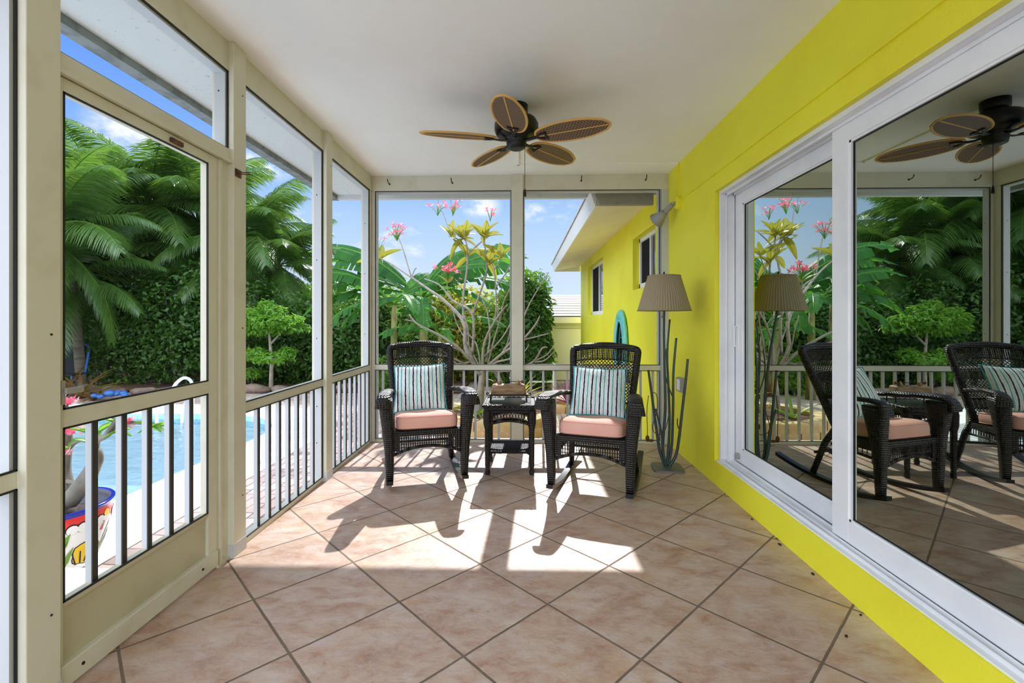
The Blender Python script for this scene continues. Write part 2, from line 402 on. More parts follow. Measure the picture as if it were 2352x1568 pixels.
def mixmat(name, fac, build1, build2):
    m = bpy.data.materials.new(name); m.use_nodes = True; g = G(m.node_tree); M[name] = m
    a = build1(g); b = build2(g); x = g.n('ShaderNodeMixShader'); g.set(x.inputs[0], fac(g) if callable(fac) else fac)
    g.nt.links.new(a, x.inputs[1]); g.nt.links.new(b, x.inputs[2]); g.nt.links.new(x.outputs[0], g.n('ShaderNodeOutputMaterial').inputs[0])
def _tr(c): return lambda g: g.n('ShaderNodeBsdfTransparent', {'Color': c}).outputs[0]
def _di(c): return lambda g: g.n('ShaderNodeBsdfDiffuse', {'Color': c}).outputs[0]
def _gl(c, r): return lambda g: g.n('ShaderNodeBsdfGlossy', {'Color': c, 'Roughness': r}).outputs[0]
def _lw(a, b):
    def f(g):
        l = g.n('ShaderNodeLayerWeight', {'Blend': .35}); return g.m('ADD', a, g.m('MULTIPLY', l.outputs['Facing'], b), clamp=True)
    return f
mixmat('screen', .07, _tr((1,1,1,1)), _di((.05,.05,.05,1)))
def _ang(a, b):
    def f(g):
        ge = g.n('ShaderNodeNewGeometry'); v = g.n('ShaderNodeVectorMath', operation='DOT_PRODUCT')
        g.set(v.inputs[0], ge.outputs['Incoming']); g.set(v.inputs[1], ge.outputs['Normal'])
        return g.m('SUBTRACT', a, g.m('MULTIPLY', g.m('ABSOLUTE', v.outputs['Value']), b), clamp=True)
    return f
mixmat('door_glass', _ang(1.14, 1.06), _tr((.30,.33,.30,1)), _gl((.86,.93,.82,1), .0))
mixmat('clear_glass', _lw(.25, .5), _tr((.2,.22,.24,1)), _gl((.95,.97,1,1), .0))
def water():
    m = bpy.data.materials.new('water'); m.use_nodes = True; g = G(m.node_tree); M['water'] = m
    co = g.n('ShaderNodeTexCoord').outputs['Object']
    b = g.n('ShaderNodeBump'); b.inputs['Strength'].default_value = .5; b.inputs['Distance'].default_value = .08
    g.set(b.inputs['Height'], g.noise(g.mapping(co, sc=(1,1.8,1)), 2.2, 4, .5, .6))
    gl = g.n('ShaderNodeBsdfGlossy', {'Roughness': .05}); g.set(gl.inputs['Normal'], b.outputs[0])
    t = g.n('ShaderNodeBsdfTransparent', {'Color': (.86,.965,1.0,1)})
    fr = g.n('ShaderNodeFresnel', {'IOR': 1.33}); g.set(fr.inputs['Normal'], b.outputs[0])
    x = g.n('ShaderNodeMixShader'); g.set(x.inputs[0], fr.outputs[0]); g.nt.links.new(t.outputs[0], x.inputs[1]); g.nt.links.new(gl.outputs[0], x.inputs[2])
    g.nt.links.new(x.outputs[0], g.n('ShaderNodeOutputMaterial').inputs[0])
water()

def struct(name, mb, mats, parent=None, bevel=0.0, smooth=False, label=None):
    o = mb.build(name, mats, parent, smooth, bevel)
    if parent is None: o['kind'] = 'structure'
    if label: o['label'] = label
    return o

# ------------------------------------------------------------------ room shell
XL, XR, YB, ZC = -1.545, 1.445, 4.74, 2.70          # left screen plane, right wall, back screen plane, ceiling
struct('floor', MB().box(-1.66, 1.60, -1.6, 4.86, -.16, 0), M['floor_tile'])
struct('ceiling', MB().box(-1.60, 1.60, -1.6, 4.80, ZC, ZC+.05), M['ceiling'])
# overhanging soffit with a dropped drip edge, left and back
mb = MB()
mb.box(-2.22, -1.60, -1.6, 5.40, 2.665, 2.74); mb.box(-1.60, .80, 4.80, 5.40, 2.665, 2.74)
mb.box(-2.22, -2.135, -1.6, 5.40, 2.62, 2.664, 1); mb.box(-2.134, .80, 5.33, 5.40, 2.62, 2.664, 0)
struct('trim_1', mb, [M['soffit'], M['soffit_edge_shade']], label='grey stuccoed soffit overhanging the screens')
struct('roof', MB().box(-2.26, 1.8, -1.6, 5.44, 2.745, 2.86), M['roof_white'])
# yellow wall with the patio door opening
D0, D1, DZ0, DZ1 = .05, 3.60, .178, 2.212
mb = MB(); x0, x1 = XR, 1.66
mb.box(x0, x1, -1.6, D0, 0, ZC+.05); mb.box(x0, x1, D1, 4.80, -.1, ZC+.05)
mb.box(x0, x1, D0, D1, 0, DZ0); mb.box(x0, x1, D0, D1, DZ1, ZC+.05)
struct('wall_right', mb, M['yellow'])
# unlit room behind the glass
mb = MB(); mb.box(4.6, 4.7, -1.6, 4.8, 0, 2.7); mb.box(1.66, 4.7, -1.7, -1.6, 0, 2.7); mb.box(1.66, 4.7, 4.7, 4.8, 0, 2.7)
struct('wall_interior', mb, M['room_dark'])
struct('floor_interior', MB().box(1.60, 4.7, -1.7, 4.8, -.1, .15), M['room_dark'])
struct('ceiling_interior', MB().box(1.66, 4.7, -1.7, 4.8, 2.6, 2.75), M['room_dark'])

# header beams above the screens
mb = MB().box(XL-.07, XL, -1.6, YB+.08, 2.545, ZC); mb.box(XL-.06, XL+.006, -1.6, YB, 2.545, 2.562)
struct('trim_2', mb, M['cream'], label='cream header beam over the left screens')
mb = MB().box(XL+.001, XR, YB, YB+.07, 2.545, ZC); mb.box(XL+.002, XR-.001, YB-.006, YB+.06, 2.545, 2.562)
struct('trim_3', mb, M['cream'], label='cream header beam over the back screens')
# jamb against the yellow wall
struct('trim_4', MB().box(1.375, XR, YB-.012, YB+.07, 0, 2.545).box(1.362, 1.374, YB+.004, YB+.06, 0, 2.545), M['cream_skylit'], label='cream jamb strip beside the yellow wall')

def post(y0, y1, label):
    p = thing('support_post', label, 'post', (XL, (y0+y1)/2, 0), 0, 'cream posts along the pool side'); h = (y1-y0)/2
    MB().box(-.085, .03, -h, h, 0, ZC).build('shaft', M['cream'], p, bevel=.003)
    for z in (.3, 1.2, 2.45): MB().ball((.0305, h*.4, z), .004, 8, 4).build('screw_head', M['black_metal'], p)
    mb = MB().box(-.087, .0315, -h-.001, h+.001, 0, .07); mb.build('base_bracket', M['cream_skylit'], p)
    return p
post(1.395, 1.503, 'wide cream post nearest the camera, beside the screen door handle')
p1 = post(2.42, 2.53, 'cream post between the screen door and the railing, with a rusty latch')
post(3.58, 3.69, 'cream post between the two pool-side railing bays')
cp = thing('corner_post', 'cream corner post where the two screen walls meet', 'post', (XL, YB, 0))
MB().box(-.085, -.001, -.07, .07, 0, 2.545).box(0, .035, -.0, .07, 0, 2.545).build('shaft', M['cream'], cp, bevel=.003)
cp2 = thing('support_post', 'cream post in the middle of the back screen wall', 'post', (-.062, YB, 0))
MB().box(-.062, .055, -.03, .08, 0, ZC-.001).build('shaft', M['cream'], cp2, bevel=.003)
MB().box(-.064, .057, -.032, -.0301, 0, .05).build('base_bracket', M['cream_skylit'], cp2)

def bars(mb, L, z0, z1, t):                        # thin gasket line round an opening
    mb.box(0, L, -.003, .004, z0, z0+t); mb.box(0, L, -.003, .004, z1-t, z1)
    mb.box(0, t, -.003, .004, z0, z1); mb.box(L-t, L, -.003, .004, z0, z1)
def screen_bay(name, L, loc, rz, xs, zt=2.545, z0=0.0, rail=(.732,.786), label=None, fine=.016, spline=True):
    r = bpy.data.objects.new(name, None); COL.objects.link(r); r.location = loc; r.rotation_euler = (0,0,rz); r['kind'] = 'structure'
    if label: r['label'] = label
    f = MB(); f.box(0, fine, .006, .062, z0, zt); f.box(L-fine, L, .006, .062, z0, zt); f.box(fine, L-fine, .006, .062, zt-.018, zt)
    f.build('frame', M['cream_skylit'], r)
    gk = MB()
    if rail:
        MB().box(0, L, 0, .058, rail[0], rail[1]).build('top_rail', M['cream'], r, bevel=.002)
        MB().box(0, L, 0, .058, z0, z0+.032).build('bottom_rail', M['cream'], r, bevel=.002)
        bars(gk, L, rail[1], zt, .006); bars(gk, L, z0+.032, rail[0], .005)
        for x in xs:
            b_ = MB().box(x-.011, x+.011, .016, .038, z0+.032, rail[0]).build('baluster', M['cream_skylit'], r)
            if spline: MB().box(x-.011, x+.011, .011, .0158, z0+.032, rail[0]).build('screen_spline', M['spline'], b_)
    else:
        bars(gk, L, z0, zt, .006)
    gk.build('gasket', M['gasket'], r)
    MB().add([(0,.003,z0),(L,.003,z0),(L,.003,zt),(0,.003,zt)], [(0,1,2,3)]).build('insect_screen', M['screen'], r)
    sc = MB()
    for z in (z0+.3, z0+.58, z0+1.1, z0+1.7, z0+2.2):
        if z < zt-.05: sc.ball((L-fine-.0, .04, z), .0045, 6, 4); sc.ball((fine, .04, z), .0045, 6, 4)
    sc.build('screw_heads', M['black_metal'], r)
    return r
q = pi/2
screen_bay('window_1', 1.195, (XL, .20, 0), q, [.13*i+.06 for i in range(9)])
screen_bay('window_2', 1.05, (XL, 2.53, 0), q, [2.728+.121*i-2.53 for i in range(7)])
screen_bay('window_3', .98, (XL, 3.69, 0), q, [3.85+.122*i-3.69 for i in range(7)])
screen_bay('window_4', 1.385, (XL+.036, YB, 0), 0, [-1.437+.1183*i-(XL+.036) for i in range(11)], spline=False)
screen_bay('window_5', 1.369, (-.007, YB, 0), 0, [.075+.1222*i+.007 for i in range(11)], spline=False)
screen_bay('window_6', .917, (XL, 1.503, 0), q, [], z0=2.135, rail=None, label='transom screen above the screen door')

# door frame bar with closer catch, and the screen door leaf
struct('trim_5', MB().box(XL-.06, XL+.012, 1.503, 2.42, 2.075, 2.134).box(XL-.05, XL+.024, 1.503, 2.42, 2.062, 2.078)
       .box(XL-.06, XL-.002, 2.325, 2.42, 0, 2.075).box(XL-.05, XL+.008, 2.345, 2.362, 0, 2.06).box(XL-.05, XL+.012, 2.325, 2.42, 0, .012), M['cream'], label='cream frame of the screen door opening')
dr = bpy.data.objects.new('door_1', None); COL.objects.link(dr); dr.location = (XL, 1.506, 0); dr.rotation_euler = (0,0,q); dr['kind'] = 'structure'
L = .816
f = MB(); f.box(0, .03, -.004, .036, .012, 2.058); f.box(L-.062, L, -.004, .036, .012, 2.058); f.box(.03, L-.062, -.004, .036, 2.012, 2.058)
f.build('frame', M['cream'], dr, bevel=.002)
MB().box(.03, L-.062, -.004, .036, .885, .945).build('mid_rail', M['cream'], dr, bevel=.002)
MB().box(.03, L-.062, .010, .03, .09, .285).box(.03, L-.062, -.004, .036, .283, .298).build('kick_panel', M['kick_shaded'], dr)
MB().box(.0, L-.0, -.014, .036, .014, .092).build('bottom_rail', M['cream'], dr, bevel=.004)
gk = MB()
for z0_, z1_ in ((.298,.885), (.945,2.012)):
    gk.box(.03,L-.062,-.005,.002,z0_,z0_+.006); gk.box(.03,L-.062,-.005,.002,z1_-.006,z1_); gk.box(.03,.036,-.005,.002,z0_,z1_); gk.box(L-.068,L-.062,-.005,.002,z0_,z1_)
gk.build('gasket', M['gasket'], dr)
for y in (1.668, 1.794, 1.918, 2.040, 2.164):
    b_ = MB().box(y-1.506-.011, y-1.506+.011, .014, .036, .298, .885).build('baluster', M['cream_skylit'], dr)
    MB().box(y-1.506-.011, y-1.506+.011, .009, .0138, .298, .885).build('screen_spline', M['spline'], b_)
MB().add([(.03,.004,.298),(L-.062,.004,.298),(L-.062,.004,2.012),(.03,.004,2.012)], [(0,1,2,3)]).build('insect_screen', M['screen'], dr)
h = MB(); h.box(.006, .022, -.022, -.004, .965, 1.045); h.box(.012, .075, -.034, -.022, 1.0, 1.02); h.build('handle', M['grey_box'], dr, bevel=.003)
h = MB(); h.box(.50, .575, -.016, -.004, 2.02, 2.042); h.build('closer_catch', M['rust'], dr, bevel=.004)
h = MB()
for x in (.09, .70): h.ball((x, -.015, .055), .006, 8, 5)
h.build('screw_heads', M['black_metal'], dr)
# rusty latch on the second post
lt = thing('latch', 'small rusty latch sticking out of the post beside the door', 'latch', (XL+.031, 2.45, 2.02))
MB().box(0, .004, -.02, .03, -.02, .02).build('plate', M['rust'], lt); MB().sweep([(.004,0,.004),(.05,.012,.006),(.062,.012,.006)], .003).sweep([(.004,0,-.004),(.05,.012,-.004),(.062,.012,-.004)], .003).build('prong', M['rust'], lt)
# black cup hooks on the back header
pos = [(895,423,'first hook from the corner post, on the back header'),(1039,420,'second hook from the corner post, above the left rocking chair'),
       (1335,415,'third hook from the corner post, above the right rocking chair'),(1483,413,'hook nearest the yellow wall, on the back header')]
for u, v, lb in pos:
    c_ = at(u, v, YB); hk = thing('cup_hook', 'small black ' + lb, 'hook', (c_.x, YB, c_.z), 0, 'cup hooks on the back header')
    MB().sweep(spline([(0,0,.0),(0,-.022,.0),(-.002,-.042,.004),(-.004,-.056,.020),(-.004,-.058,.036)], 4), .0045, n=6).build('hook', M['black_metal'], hk, smooth=True)
    MB().lathe([(.009,0),(.009,.003)], 12).build('collar', M['black_metal'], hk).rotation_euler = (pi/2, 0, 0)

# ------------------------------------------------------------------ sliding patio door
sd = bpy.data.objects.new('door_2', None); COL.objects.link(sd); sd['kind'] = 'structure'
f = MB(); fx0, fx1 = 1.474, 1.655; a0, a1 = D0, D1-.012
f.box(fx0, fx1, a0, a1, 2.185, DZ1); f.box(fx0, fx1, a1-.03, a1, DZ0, 2.185); f.box(fx0, fx1, a0, a0+.03, DZ0, 2.185)
for xx in (1.512, 1.566, 1.618): f.box(xx, xx+.006, a1-.042, a1-.03, DZ0, 2.185); f.box(xx, xx+.006, a0+.03, a1-.03, 2.168, 2.185)
f.build('frame', M['white_metal'], sd, bevel=.002)
t = MB(); t.box(1.452, fx1, a0, a1, DZ0-.002, .186)
for xx in (1.476, 1.506, 1.558, 1.612): t.box(xx, xx+.006, a0, a1, .186, .202)
t.build('sill_track', M['white_metal'], sd, bevel=.001)
def panel(nm, px0, px1, y0, y1, sw):
    p = MB(); p.box(px0, px1, y0, y0+sw, .200, 2.182); p.box(px0, px1, y1-sw, y1, .200, 2.182)
    p.box(px0, px1, y0+sw, y1-sw, .200, .302); p.box(px0, px1, y0+sw, y1-sw, 2.085, 2.182)
    pm = (px0+px1)/2
    b_ = p.build(nm, M['white_metal'], sd, bevel=.002)
    s_ = MB(); a = px0+.006
    s_.box(a, pm, y0+sw, y0+sw+.012, .302, 2.085); s_.box(a, pm, y1-sw-.012, y1-sw, .302, 2.085); s_.box(a, pm, y0+sw, y1-sw, .302, .312); s_.box(a, pm, y0+sw, y1-sw, 2.075, 2.085)
    s_.build('glazing_bead', M['white_metal'], b_)
    gk = MB(); o = .016
    for q0, q1, r0, r1 in ((y0+sw, y0+sw+o, .302, 2.085), (y1-sw-o, y1-sw, .302, 2.085), (y0+sw, y1-sw, .302, .302+o-.002), (y0+sw, y1-sw, 2.085-o+.002, 2.085)):
        gk.box(pm-.004, pm-.0005, q0, q1, r0, r1)
    gk.build('gasket', M['gasket'], b_)
    MB().box(pm, pm+.006, y0+sw, y1-sw, .302, 2.085).build('glass', M['door_glass'], b_)
    return b_
sp_ = panel('sliding_panel', 1.578, 1.612, 2.20, 3.545, .105)
fp_ = panel('fixed_panel', 1.520, 1.558, .085, 2.358, .115)
h = MB(); h.sweep([(1.578,3.51,1.20),(1.555,3.51,1.19),(1.553,3.51,1.12),(1.555,3.51,1.05),(1.578,3.51,1.04)], .007, n=8); h.box(1.574,1.578,3.49,3.53,1.02,1.22)
h.build('handle', M['white_metal'], sp_, smooth=False)
k = MB(); k.lathe([(.022,0),(.022,.022),(.016,.026)], 18); ko = k.build('lock_knob', M['grey_box'], sp_); ko.location = (1.578, 3.49, .245); ko.rotation_euler = (0, -pi/2, 0)

# ------------------------------------------------------------------ house wing behind the porch
HY1 = 11.95; HX = XR
mb = MB(); W1 = (5.20, 6.27, 1.63, 2.30); W2 = (8.62, 10.62, 1.33, 2.39)
top = 2.60
for a, b in ((4.80, W1[0]), (W1[1], W2[0]), (W2[1], HY1)): mb.box(HX, 1.75, a, b, -.5, top)
for (a, b, z0_, z1_) in (W1, W2): mb.box(HX, 1.75, a, b, -.5, z0_); mb.box(HX, 1.75, a, b, z1_, top)
mb.box(1.75, 6.0, HY1-.2, HY1, -.5, top)
struct('wall_house', mb, M['yellow'])
for i, (a, b, z0_, z1_) in enumerate((W1, W2)):
    wr = bpy.data.objects.new('window_%d' % (7+i), None); COL.objects.link(wr); wr['kind'] = 'structure'
    f = MB(); xx = HX+.085; t = .05
    f.box(xx, xx+.05, a, b, z0_, z0_+t+.03); f.box(xx, xx+.05, a, b, z1_-t, z1_); f.box(xx, xx+.05, a, a+t, z0_, z1_); f.box(xx, xx+.05, b-t, b, z0_, z1_)
    m_ = a+(b-a)*.52; f.box(xx+.005, xx+.05, m_-.022, m_+.022, z0_, z1_)
    f.build('frame', M['white_metal'], wr, bevel=.003)
    MB().box(xx+.03, xx+.036, m_, b-t, z0_+t, z1_-t).build('pane', M['dark_glass'], wr)
    MB().box(xx+.03, xx+.036, a+t, m_, z0_+t, z1_-t).build('pane', M['dark_glass'], wr); MB().box(xx+.022, xx+.026, m_, b-t, z0_+t, z1_-t).build('insect_screen', M['sash_screen'], wr)
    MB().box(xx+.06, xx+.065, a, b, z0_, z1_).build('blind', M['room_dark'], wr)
# eave: sloping soffit, fascia and roof
mb = MB(); e0, e1 = 5.06, HY1+.02
mb.hull8([(.787,e0,2.46),(HX,e0,2.585),(HX,e1,2.585),(.787,e1,2.46),(.787,e0,2.50),(HX,e0,2.62),(HX,e1,2.62),(.787,e1,2.50)])
struct('trim_6', mb, M['soffit_cream'], label='cream sloping soffit under the house eave')
mb = MB(); mb.hull8([(.765,e0,2.455),(.787,e0,2.455),(.787,e1,2.455),(.765,e1,2.455),(.712,e0,2.62),(.75,e0,2.62),(.75,e1,2.62),(.712,e1,2.62)])
mb.box(.79, HX, e1, e1+.03, 2.45, 2.66)
struct('trim_7', mb, M['fascia'], label='white tilted fascia board of the house eave')
mb = MB(); mb.hull8([(.695,e0-.1,2.622),(6.5,e0-.1,4.2),(6.5,e1+.1,4.2),(.695,e1+.1,2.622),(.70,e0-.1,2.66),(6.5,e0-.1,4.26),(6.5,e1+.1,4.26),(.70,e1+.1,2.66)])
struct('roof_house', mb, M['roof_white'])
mb = MB(); mb.prism([(.68,-2.72),(.80,-2.452),(1.365,-2.452),(1.365,-2.72)], 0, .06)
o = struct('trim_8', MB().add([(x, 4.98+z, -y) for x, y, z in mb.v], mb.f), M['grey_wood'], label='weathered grey board end under the porch roof')

# ------------------------------------------------------------------ ground, pool deck, pool
GZ = -.42                                             # the paving lies two steps below the porch floor
def pool_outline(off):
    """near edge runs along the porch, far end is rounded"""
    pts = [(-3.75+off, -4.0)]
    cx, cy, r = -5.40, 6.50, 1.65
    for i in range(0, 25):
        a_ = pi*.5*i/24; pts.append((cx+(r+off)*cos(a_), cy+(r+off)*sin(a_)))
    pts += [(-11.5, cy+r+off), (-11.5, -4.0)]
    return pts
inner, outer = pool_outline(0), pool_outline(.87)
n = len(inner)
zt, zw = GZ+.004, GZ-.10
mb = MB()
mb.add([(x,y,zt) for x,y in inner]+[(x,y,zt) for x,y in outer], [(i,i+1,n+i+1,n+i)[::-1] for i in range(n-2)])
mb.add([(x,y,zt) for x,y in outer]+[(x,y,zt-.08) for x,y in outer], [(i,i+1,n+i+1,n+i)[::-1] for i in range(n-2)])
mb.add([(-1.66-1.22,-4,zt+.0),(-11.5,-4,zt),(-11.5,-5.5,zt),(-2.88,-5.5,zt)], [(0,1,2,3)])
struct('pool_deck', mb, M['concrete'])
mb = MB(); mb.add([(x,y,zt) for x,y in inner]+[(x,y,-1.7) for x,y in inner], [(i,(i+1)%n,n+(i+1)%n,n+i) for i in range(n)])
mb.add([(x,y,-1.7) for x,y in inner], [tuple(range(n))])
struct('pool_shell', mb, M['pool_shell'])
struct('pool_water', MB().add([(x,y,zw) for x,y in inner], [tuple(range(n))]), M['water'])
mb = MB()
for i in range(n-2):
    x,y = inner[i]; x2,y2 = inner[i+1]
    mb.add([(x-.004,y-.004,zt-.01),(x2-.004,y2-.004,zt-.01),(x2-.004,y2-.004,zt-.20),(x-.004,y-.004,zt-.20)], [(0,1,2,3)])
pmat('pool_tile', '#8fc6d6', .25, var=(22,'#b4dce6',.4,.6)); struct('trim_9', mb, M['pool_tile'], label='blue waterline tile band of the pool')
mb = MB()
for i in range(n-2):
    (x,y),(x2,y2) = outer[i], outer[i+1]
    mb.add([(x,y,GZ),(14,y,GZ),(14,y2,GZ),(x2,y2,GZ)], [(0,1,2,3)])
ymax = outer[-2][1]
mb.add([(-14,ymax,GZ),(14,ymax,GZ),(14,30,GZ),(-14,30,GZ)], [(0,1,2,3)])
mb.add([(-2.88,-12,GZ),(14,-12,GZ),(14,-4,GZ),(-2.88,-4,GZ)], [(0,1,2,3)])
mb.add([(-60,-30,-1.75),(60,-30,-1.75),(60,90,-1.75),(-60,90,-1.75)], [(0,1,2,3)], 1)
struct('ground', mb, [M['paver'], M['dirt']])
struct('porch_slab', MB().box(-1.655, 1.60, -1.6, 4.855, -.6, -.161), M['concrete'])
struct('doorstep', MB().box(-2.95, -1.662, .9, 2.60, GZ, -.15), M['concrete'], bevel=.02)

# ------------------------------------------------------------------ wicker rocking chairs
def make_chair(label, loc, rz):
    t = thing('rocking_chair', label, 'chair', loc, rz, 'wicker rocking chairs')
    W = M['wicker']; SL = M['wicker_slick']
    kz = lambda y: .45*(y-.42)**2*.62
    for s in (-1, 1):
        x = s*.272
        # rocker: flat curved runner
        ys = [-.055+i*(1.02/20) for i in range(21)]
        mb = MB()
        for i in range(20):
            y0, y1 = ys[i], ys[i+1]; z0, z1 = kz(y0), kz(y1)
            mb.hull8([(x-.024,y0,z0),(x+.024,y0,z0),(x+.024,y1,z1),(x-.024,y1,z1),(x-.024,y0,z0+.028),(x+.024,y0,z0+.028),(x+.024,y1,z1+.028),(x-.024,y1,z1+.028)])
        mb.build('rocker', SL, t)
        # front leg: wrapped column widening towards the arm
        zf = kz(0)+.024
        mb = MB().loft([(x,.0,zf,.026,.026),(x,.0,.16,.030,.030),(x+s*.004,.0,.30,.034,.034),(x+s*.012,.004,.44,.042,.044),(x+s*.022,.008,.56,.048,.062),(x+s*.030,.012,.645,.052,.075),(x+s*.032,.012,.672,.050,.072)], 16, .6)
        mb.build('leg', W, t, smooth=True)
        # rear leg
        mb = MB().sweep([(s*.225,.47,.42),(s*.240,.55,.29),(s*.262,.635,kz(.635)+.02)], [.026,.024,.022], n=10)
        mb.build('leg', W, t, smooth=True)
        # arm: flat woven pad, rolled over at the front, flaring outwards
        P = spline([(x+s*.050,-.075,.615),(x+s*.048,-.072,.655),(x+s*.044,-.045,.688),(x+s*.036,.02,.702),(x+s*.022,.14,.698),(x+s*.004,.30,.684),(x-s*.018,.45,.664),(x-s*.036,.545,.650)], 4)
        k = len(P); rx = [.046+.012*max(0, 1-i/8) if i < 14 else .046-.022*(i-14)/(k-15) for i in range(k)]
        mb = MB().sweep(P, rx, [.017]*k, n=12, up=(0,-1,0), pw=.7)
        mb.build('armrest', W, t, smooth=True)
    # back: curved frame, slatted and trellis bands
    def B(u, v, o=0.0):                  # u -1..1 across, v 0..1 up
        hw = .212+.058*v; arch = .035*(1-u*u)*max(0, (v-.55)/.45)
        y = .455+.28*v+.045*(1-u*u)+o; z = .375+.615*v+arch
        return Vector((u*hw, y, z))
    fr = [B(-1, v) for v in (0,.2,.4,.6,.8,.93)]+[B(-.985,.985),B(-.9,1.005),B(-.6,1.0),B(-.2,1.0),B(.2,1.0),B(.6,1.0),B(.9,1.005),B(.985,.985)]+[B(1, v) for v in (.93,.8,.6,.4,.2,0)]
    MB().sweep(spline(fr, 4), .029, .029, n=10, up=(0,1,0)).build('back_frame', W, t, smooth=True)
    mb = MB()
    def band(v0, v1, n_):
        for i in range(n_): 
            u = -.93+1.86*(i+.5)/n_; mb.sweep([B(u,v0),B(u,(v0+v1)/2),B(u,v1)], .0046 if i % 3 else .0062, n=5)
    def hbar(v, r=.0055):
        mb.sweep([B(-.95+1.9*i/10, v) for i in range(11)], r, n=6)
    def lattice(v0, v1, n_, rows):
        dv = (v1-v0)/rows; du = 1.86/n_
        for r_ in range(rows):
            for i in range(n_):
                u = -.93+du*i; a, b = v0+dv*r_, v0+dv*(r_+1)
                mb.sweep([B(u,a,-.003),B(u+du/2,(a+b)/2,-.003),B(u+du,b,-.003)], .0036, n=5); mb.sweep([B(u+du,a,.003),B(u+du/2,(a+b)/2,.003),B(u,b,.003)], .0036, n=5)
    band(.845,.965,34); lattice(.71,.835,17,3); band(.60,.70,34); lattice(.34,.59,17,6); band(.22,.33,34); lattice(.02,.21,17,4)
    for v in (.84,.705,.595,.335,.215): hbar(v)
    for i in range(5): hbar(.86+.021*i, .0028)
    for i in range(4): hbar(.615+.021*i, .0028)
    mb.build('back_weave', W, t)
    # seat frame and arched open-work apron
    mb = MB(); mb.loft([(0,.235,.395,.255,.245),(0,.235,.438,.258,.250)], 28, .35); mb.v = [(x, y, z-.10*(y+.01)) for x, y, z in mb.v]; mb.build('seat', W, t)
    mb = MB(); zt_, hw = .432, .245
    arch = lambda u: .262+.055*(1-u*u)
    mb.sweep([(u*hw,-.004,arch(u)) for u in [i/8-1 for i in range(17)]], .012, n=8); mb.box(-hw, hw, -.016, .012, .395, zt_)
    for i in range(30):
        u = -.97+1.94*i/29; mb.sweep([(u*hw,-.004,arch(u)),(u*hw,-.004,.40)], .0038, n=5)
    for j in range(4):
        z = .385-.024*j
        pts = [(u*hw,-.004,z) for u in [i/8-1 for i in range(17)] if arch(u) < z]
        if len(pts) > 1: mb.sweep(pts, .0028, n=5)
    for s in (-1, 1): mb.box(s*hw-s*.045, s*hw, -.012, .008, .29, .40)
    mb.build('apron', W, t)
    for s in (-1, 1):
        mb = MB(); mb.box(s*.235-.010, s*.235+.010, .02, .50, .35, .40)
        for i in range(14): mb.sweep([(s*.235,.05+.033*i,.40),(s*.235,.05+.033*i,.30+.0*i)], .0036, n=5)
        mb.sweep([(s*.235,.02,.295),(s*.235,.25,.315),(s*.235,.50,.295)], .010, n=6); mb.build('side_apron', W, t)
    MB().sweep([(-.26,.62,.20),(.26,.62,.20)], .011, n=8).build('stretcher', W, t)
    return t
LA, RA = rad(16.5), rad(-18)
ch1 = make_chair('black wicker rocking chair at the pool-side corner of the porch', (-.708, 3.455, 0), LA)
ch2 = dup(ch1, (.455, 3.26, 0), RA, 'black wicker rocking chair beside the stick floor lamp')

def place_on(chair_loc, rz, p):
    c_, s_ = cos(rz), sin(rz); return (chair_loc[0]+p[0]*c_-p[1]*s_, chair_loc[1]+p[0]*s_+p[1]*c_, chair_loc[2]+p[2])
def puff(nx, ny, a, b, h, p, qq, pinch, edge=.0, wr=0.0, seed=0):
    """stuffed rectangle lying in x-z (thickness along y)"""
    rnd = random.Random(seed); ph = [rnd.uniform(0,6) for _ in range(6)]
    def side(sg):
        def fn(i, j):
            u, v = 2*i-1, 2*j-1
            u_, v_ = math.copysign(abs(u)**.8, u), math.copysign(abs(v)**.8, v)
            tk = h*max(0.0, (1-abs(u_)**p)*(1-abs(v_)**p))**qq + edge
            tk += wr*h*sin(9*u+ph[0]+3*v)*sin(5*v+ph[1])*(1-u*u)*(1-v*v)
            x = a*u_*(1-pinch*(1-v_*v_)); z = b*v_*(1-pinch*(1-u_*u_))
            return (x, sg*tk, z)
        return fn
    return side
# seat cushions (rest on the seats)
def cushion(label, loc, rz):
    t = thing('seat_cushion', label, 'cushion', loc, 0, 'peach seat cushions'); t.rotation_euler = (rad(-5.7), 0, rz); mb = MB()
    hx, hy, hz = .226, .225, .05
    def ring(z, g_, n_=44):
        out = []
        for j in range(n_):
            th = 2*pi*j/n_; c_, s_ = cos(th), sin(th); e = .28
            out.append((g_*hx*math.copysign(abs(c_)**e, c_), g_*hy*math.copysign(abs(s_)**e, s_), z))
        return out
    prof = [(0,.93),(.004,.985),(.014,1.01),(.05,1.025),(.078,1.015),(.092,.985),(.100,.93)]
    rows = [ring(z, g_) for z, g_ in prof]
    for k_, (zz, g_) in enumerate([(.106,.82),(.112,.6),(.115,.35),(.116,.12)]):
        r_ = ring(zz, g_); rows.append([(x, y, z+.004*sin(22*x+5*y)*(1 if y < .05 else .4)) for x, y, z in r_])
    vs = [p_ for r_ in rows for p_ in r_]; n_ = 44
    fs = [(i*n_+j, i*n_+(j+1)%n_, (i+1)*n_+(j+1)%n_, (i+1)*n_+j) for i in range(len(rows)-1) for j in range(n_)]
    fs += [tuple(range(n_-1,-1,-1)), tuple((len(rows)-1)*n_+j for j in range(n_))]
    mb.add(vs, fs); mb.build('cover', M['peach'], t, smooth=True)
    pp = MB(); 
    for z, g_ in ((.090,.995),(.012,1.008)):
        r_ = ring(z, g_, 44); pp.sweep(r_+[r_[0]], .0042, n=6)
    pp.build('piping', M['peach'], t, smooth=True)
    return t
cu1 = cushion('peach seat cushion on the rocking chair at the pool-side corner', place_on(ch1.location, LA, (0,.215,.418)), LA)
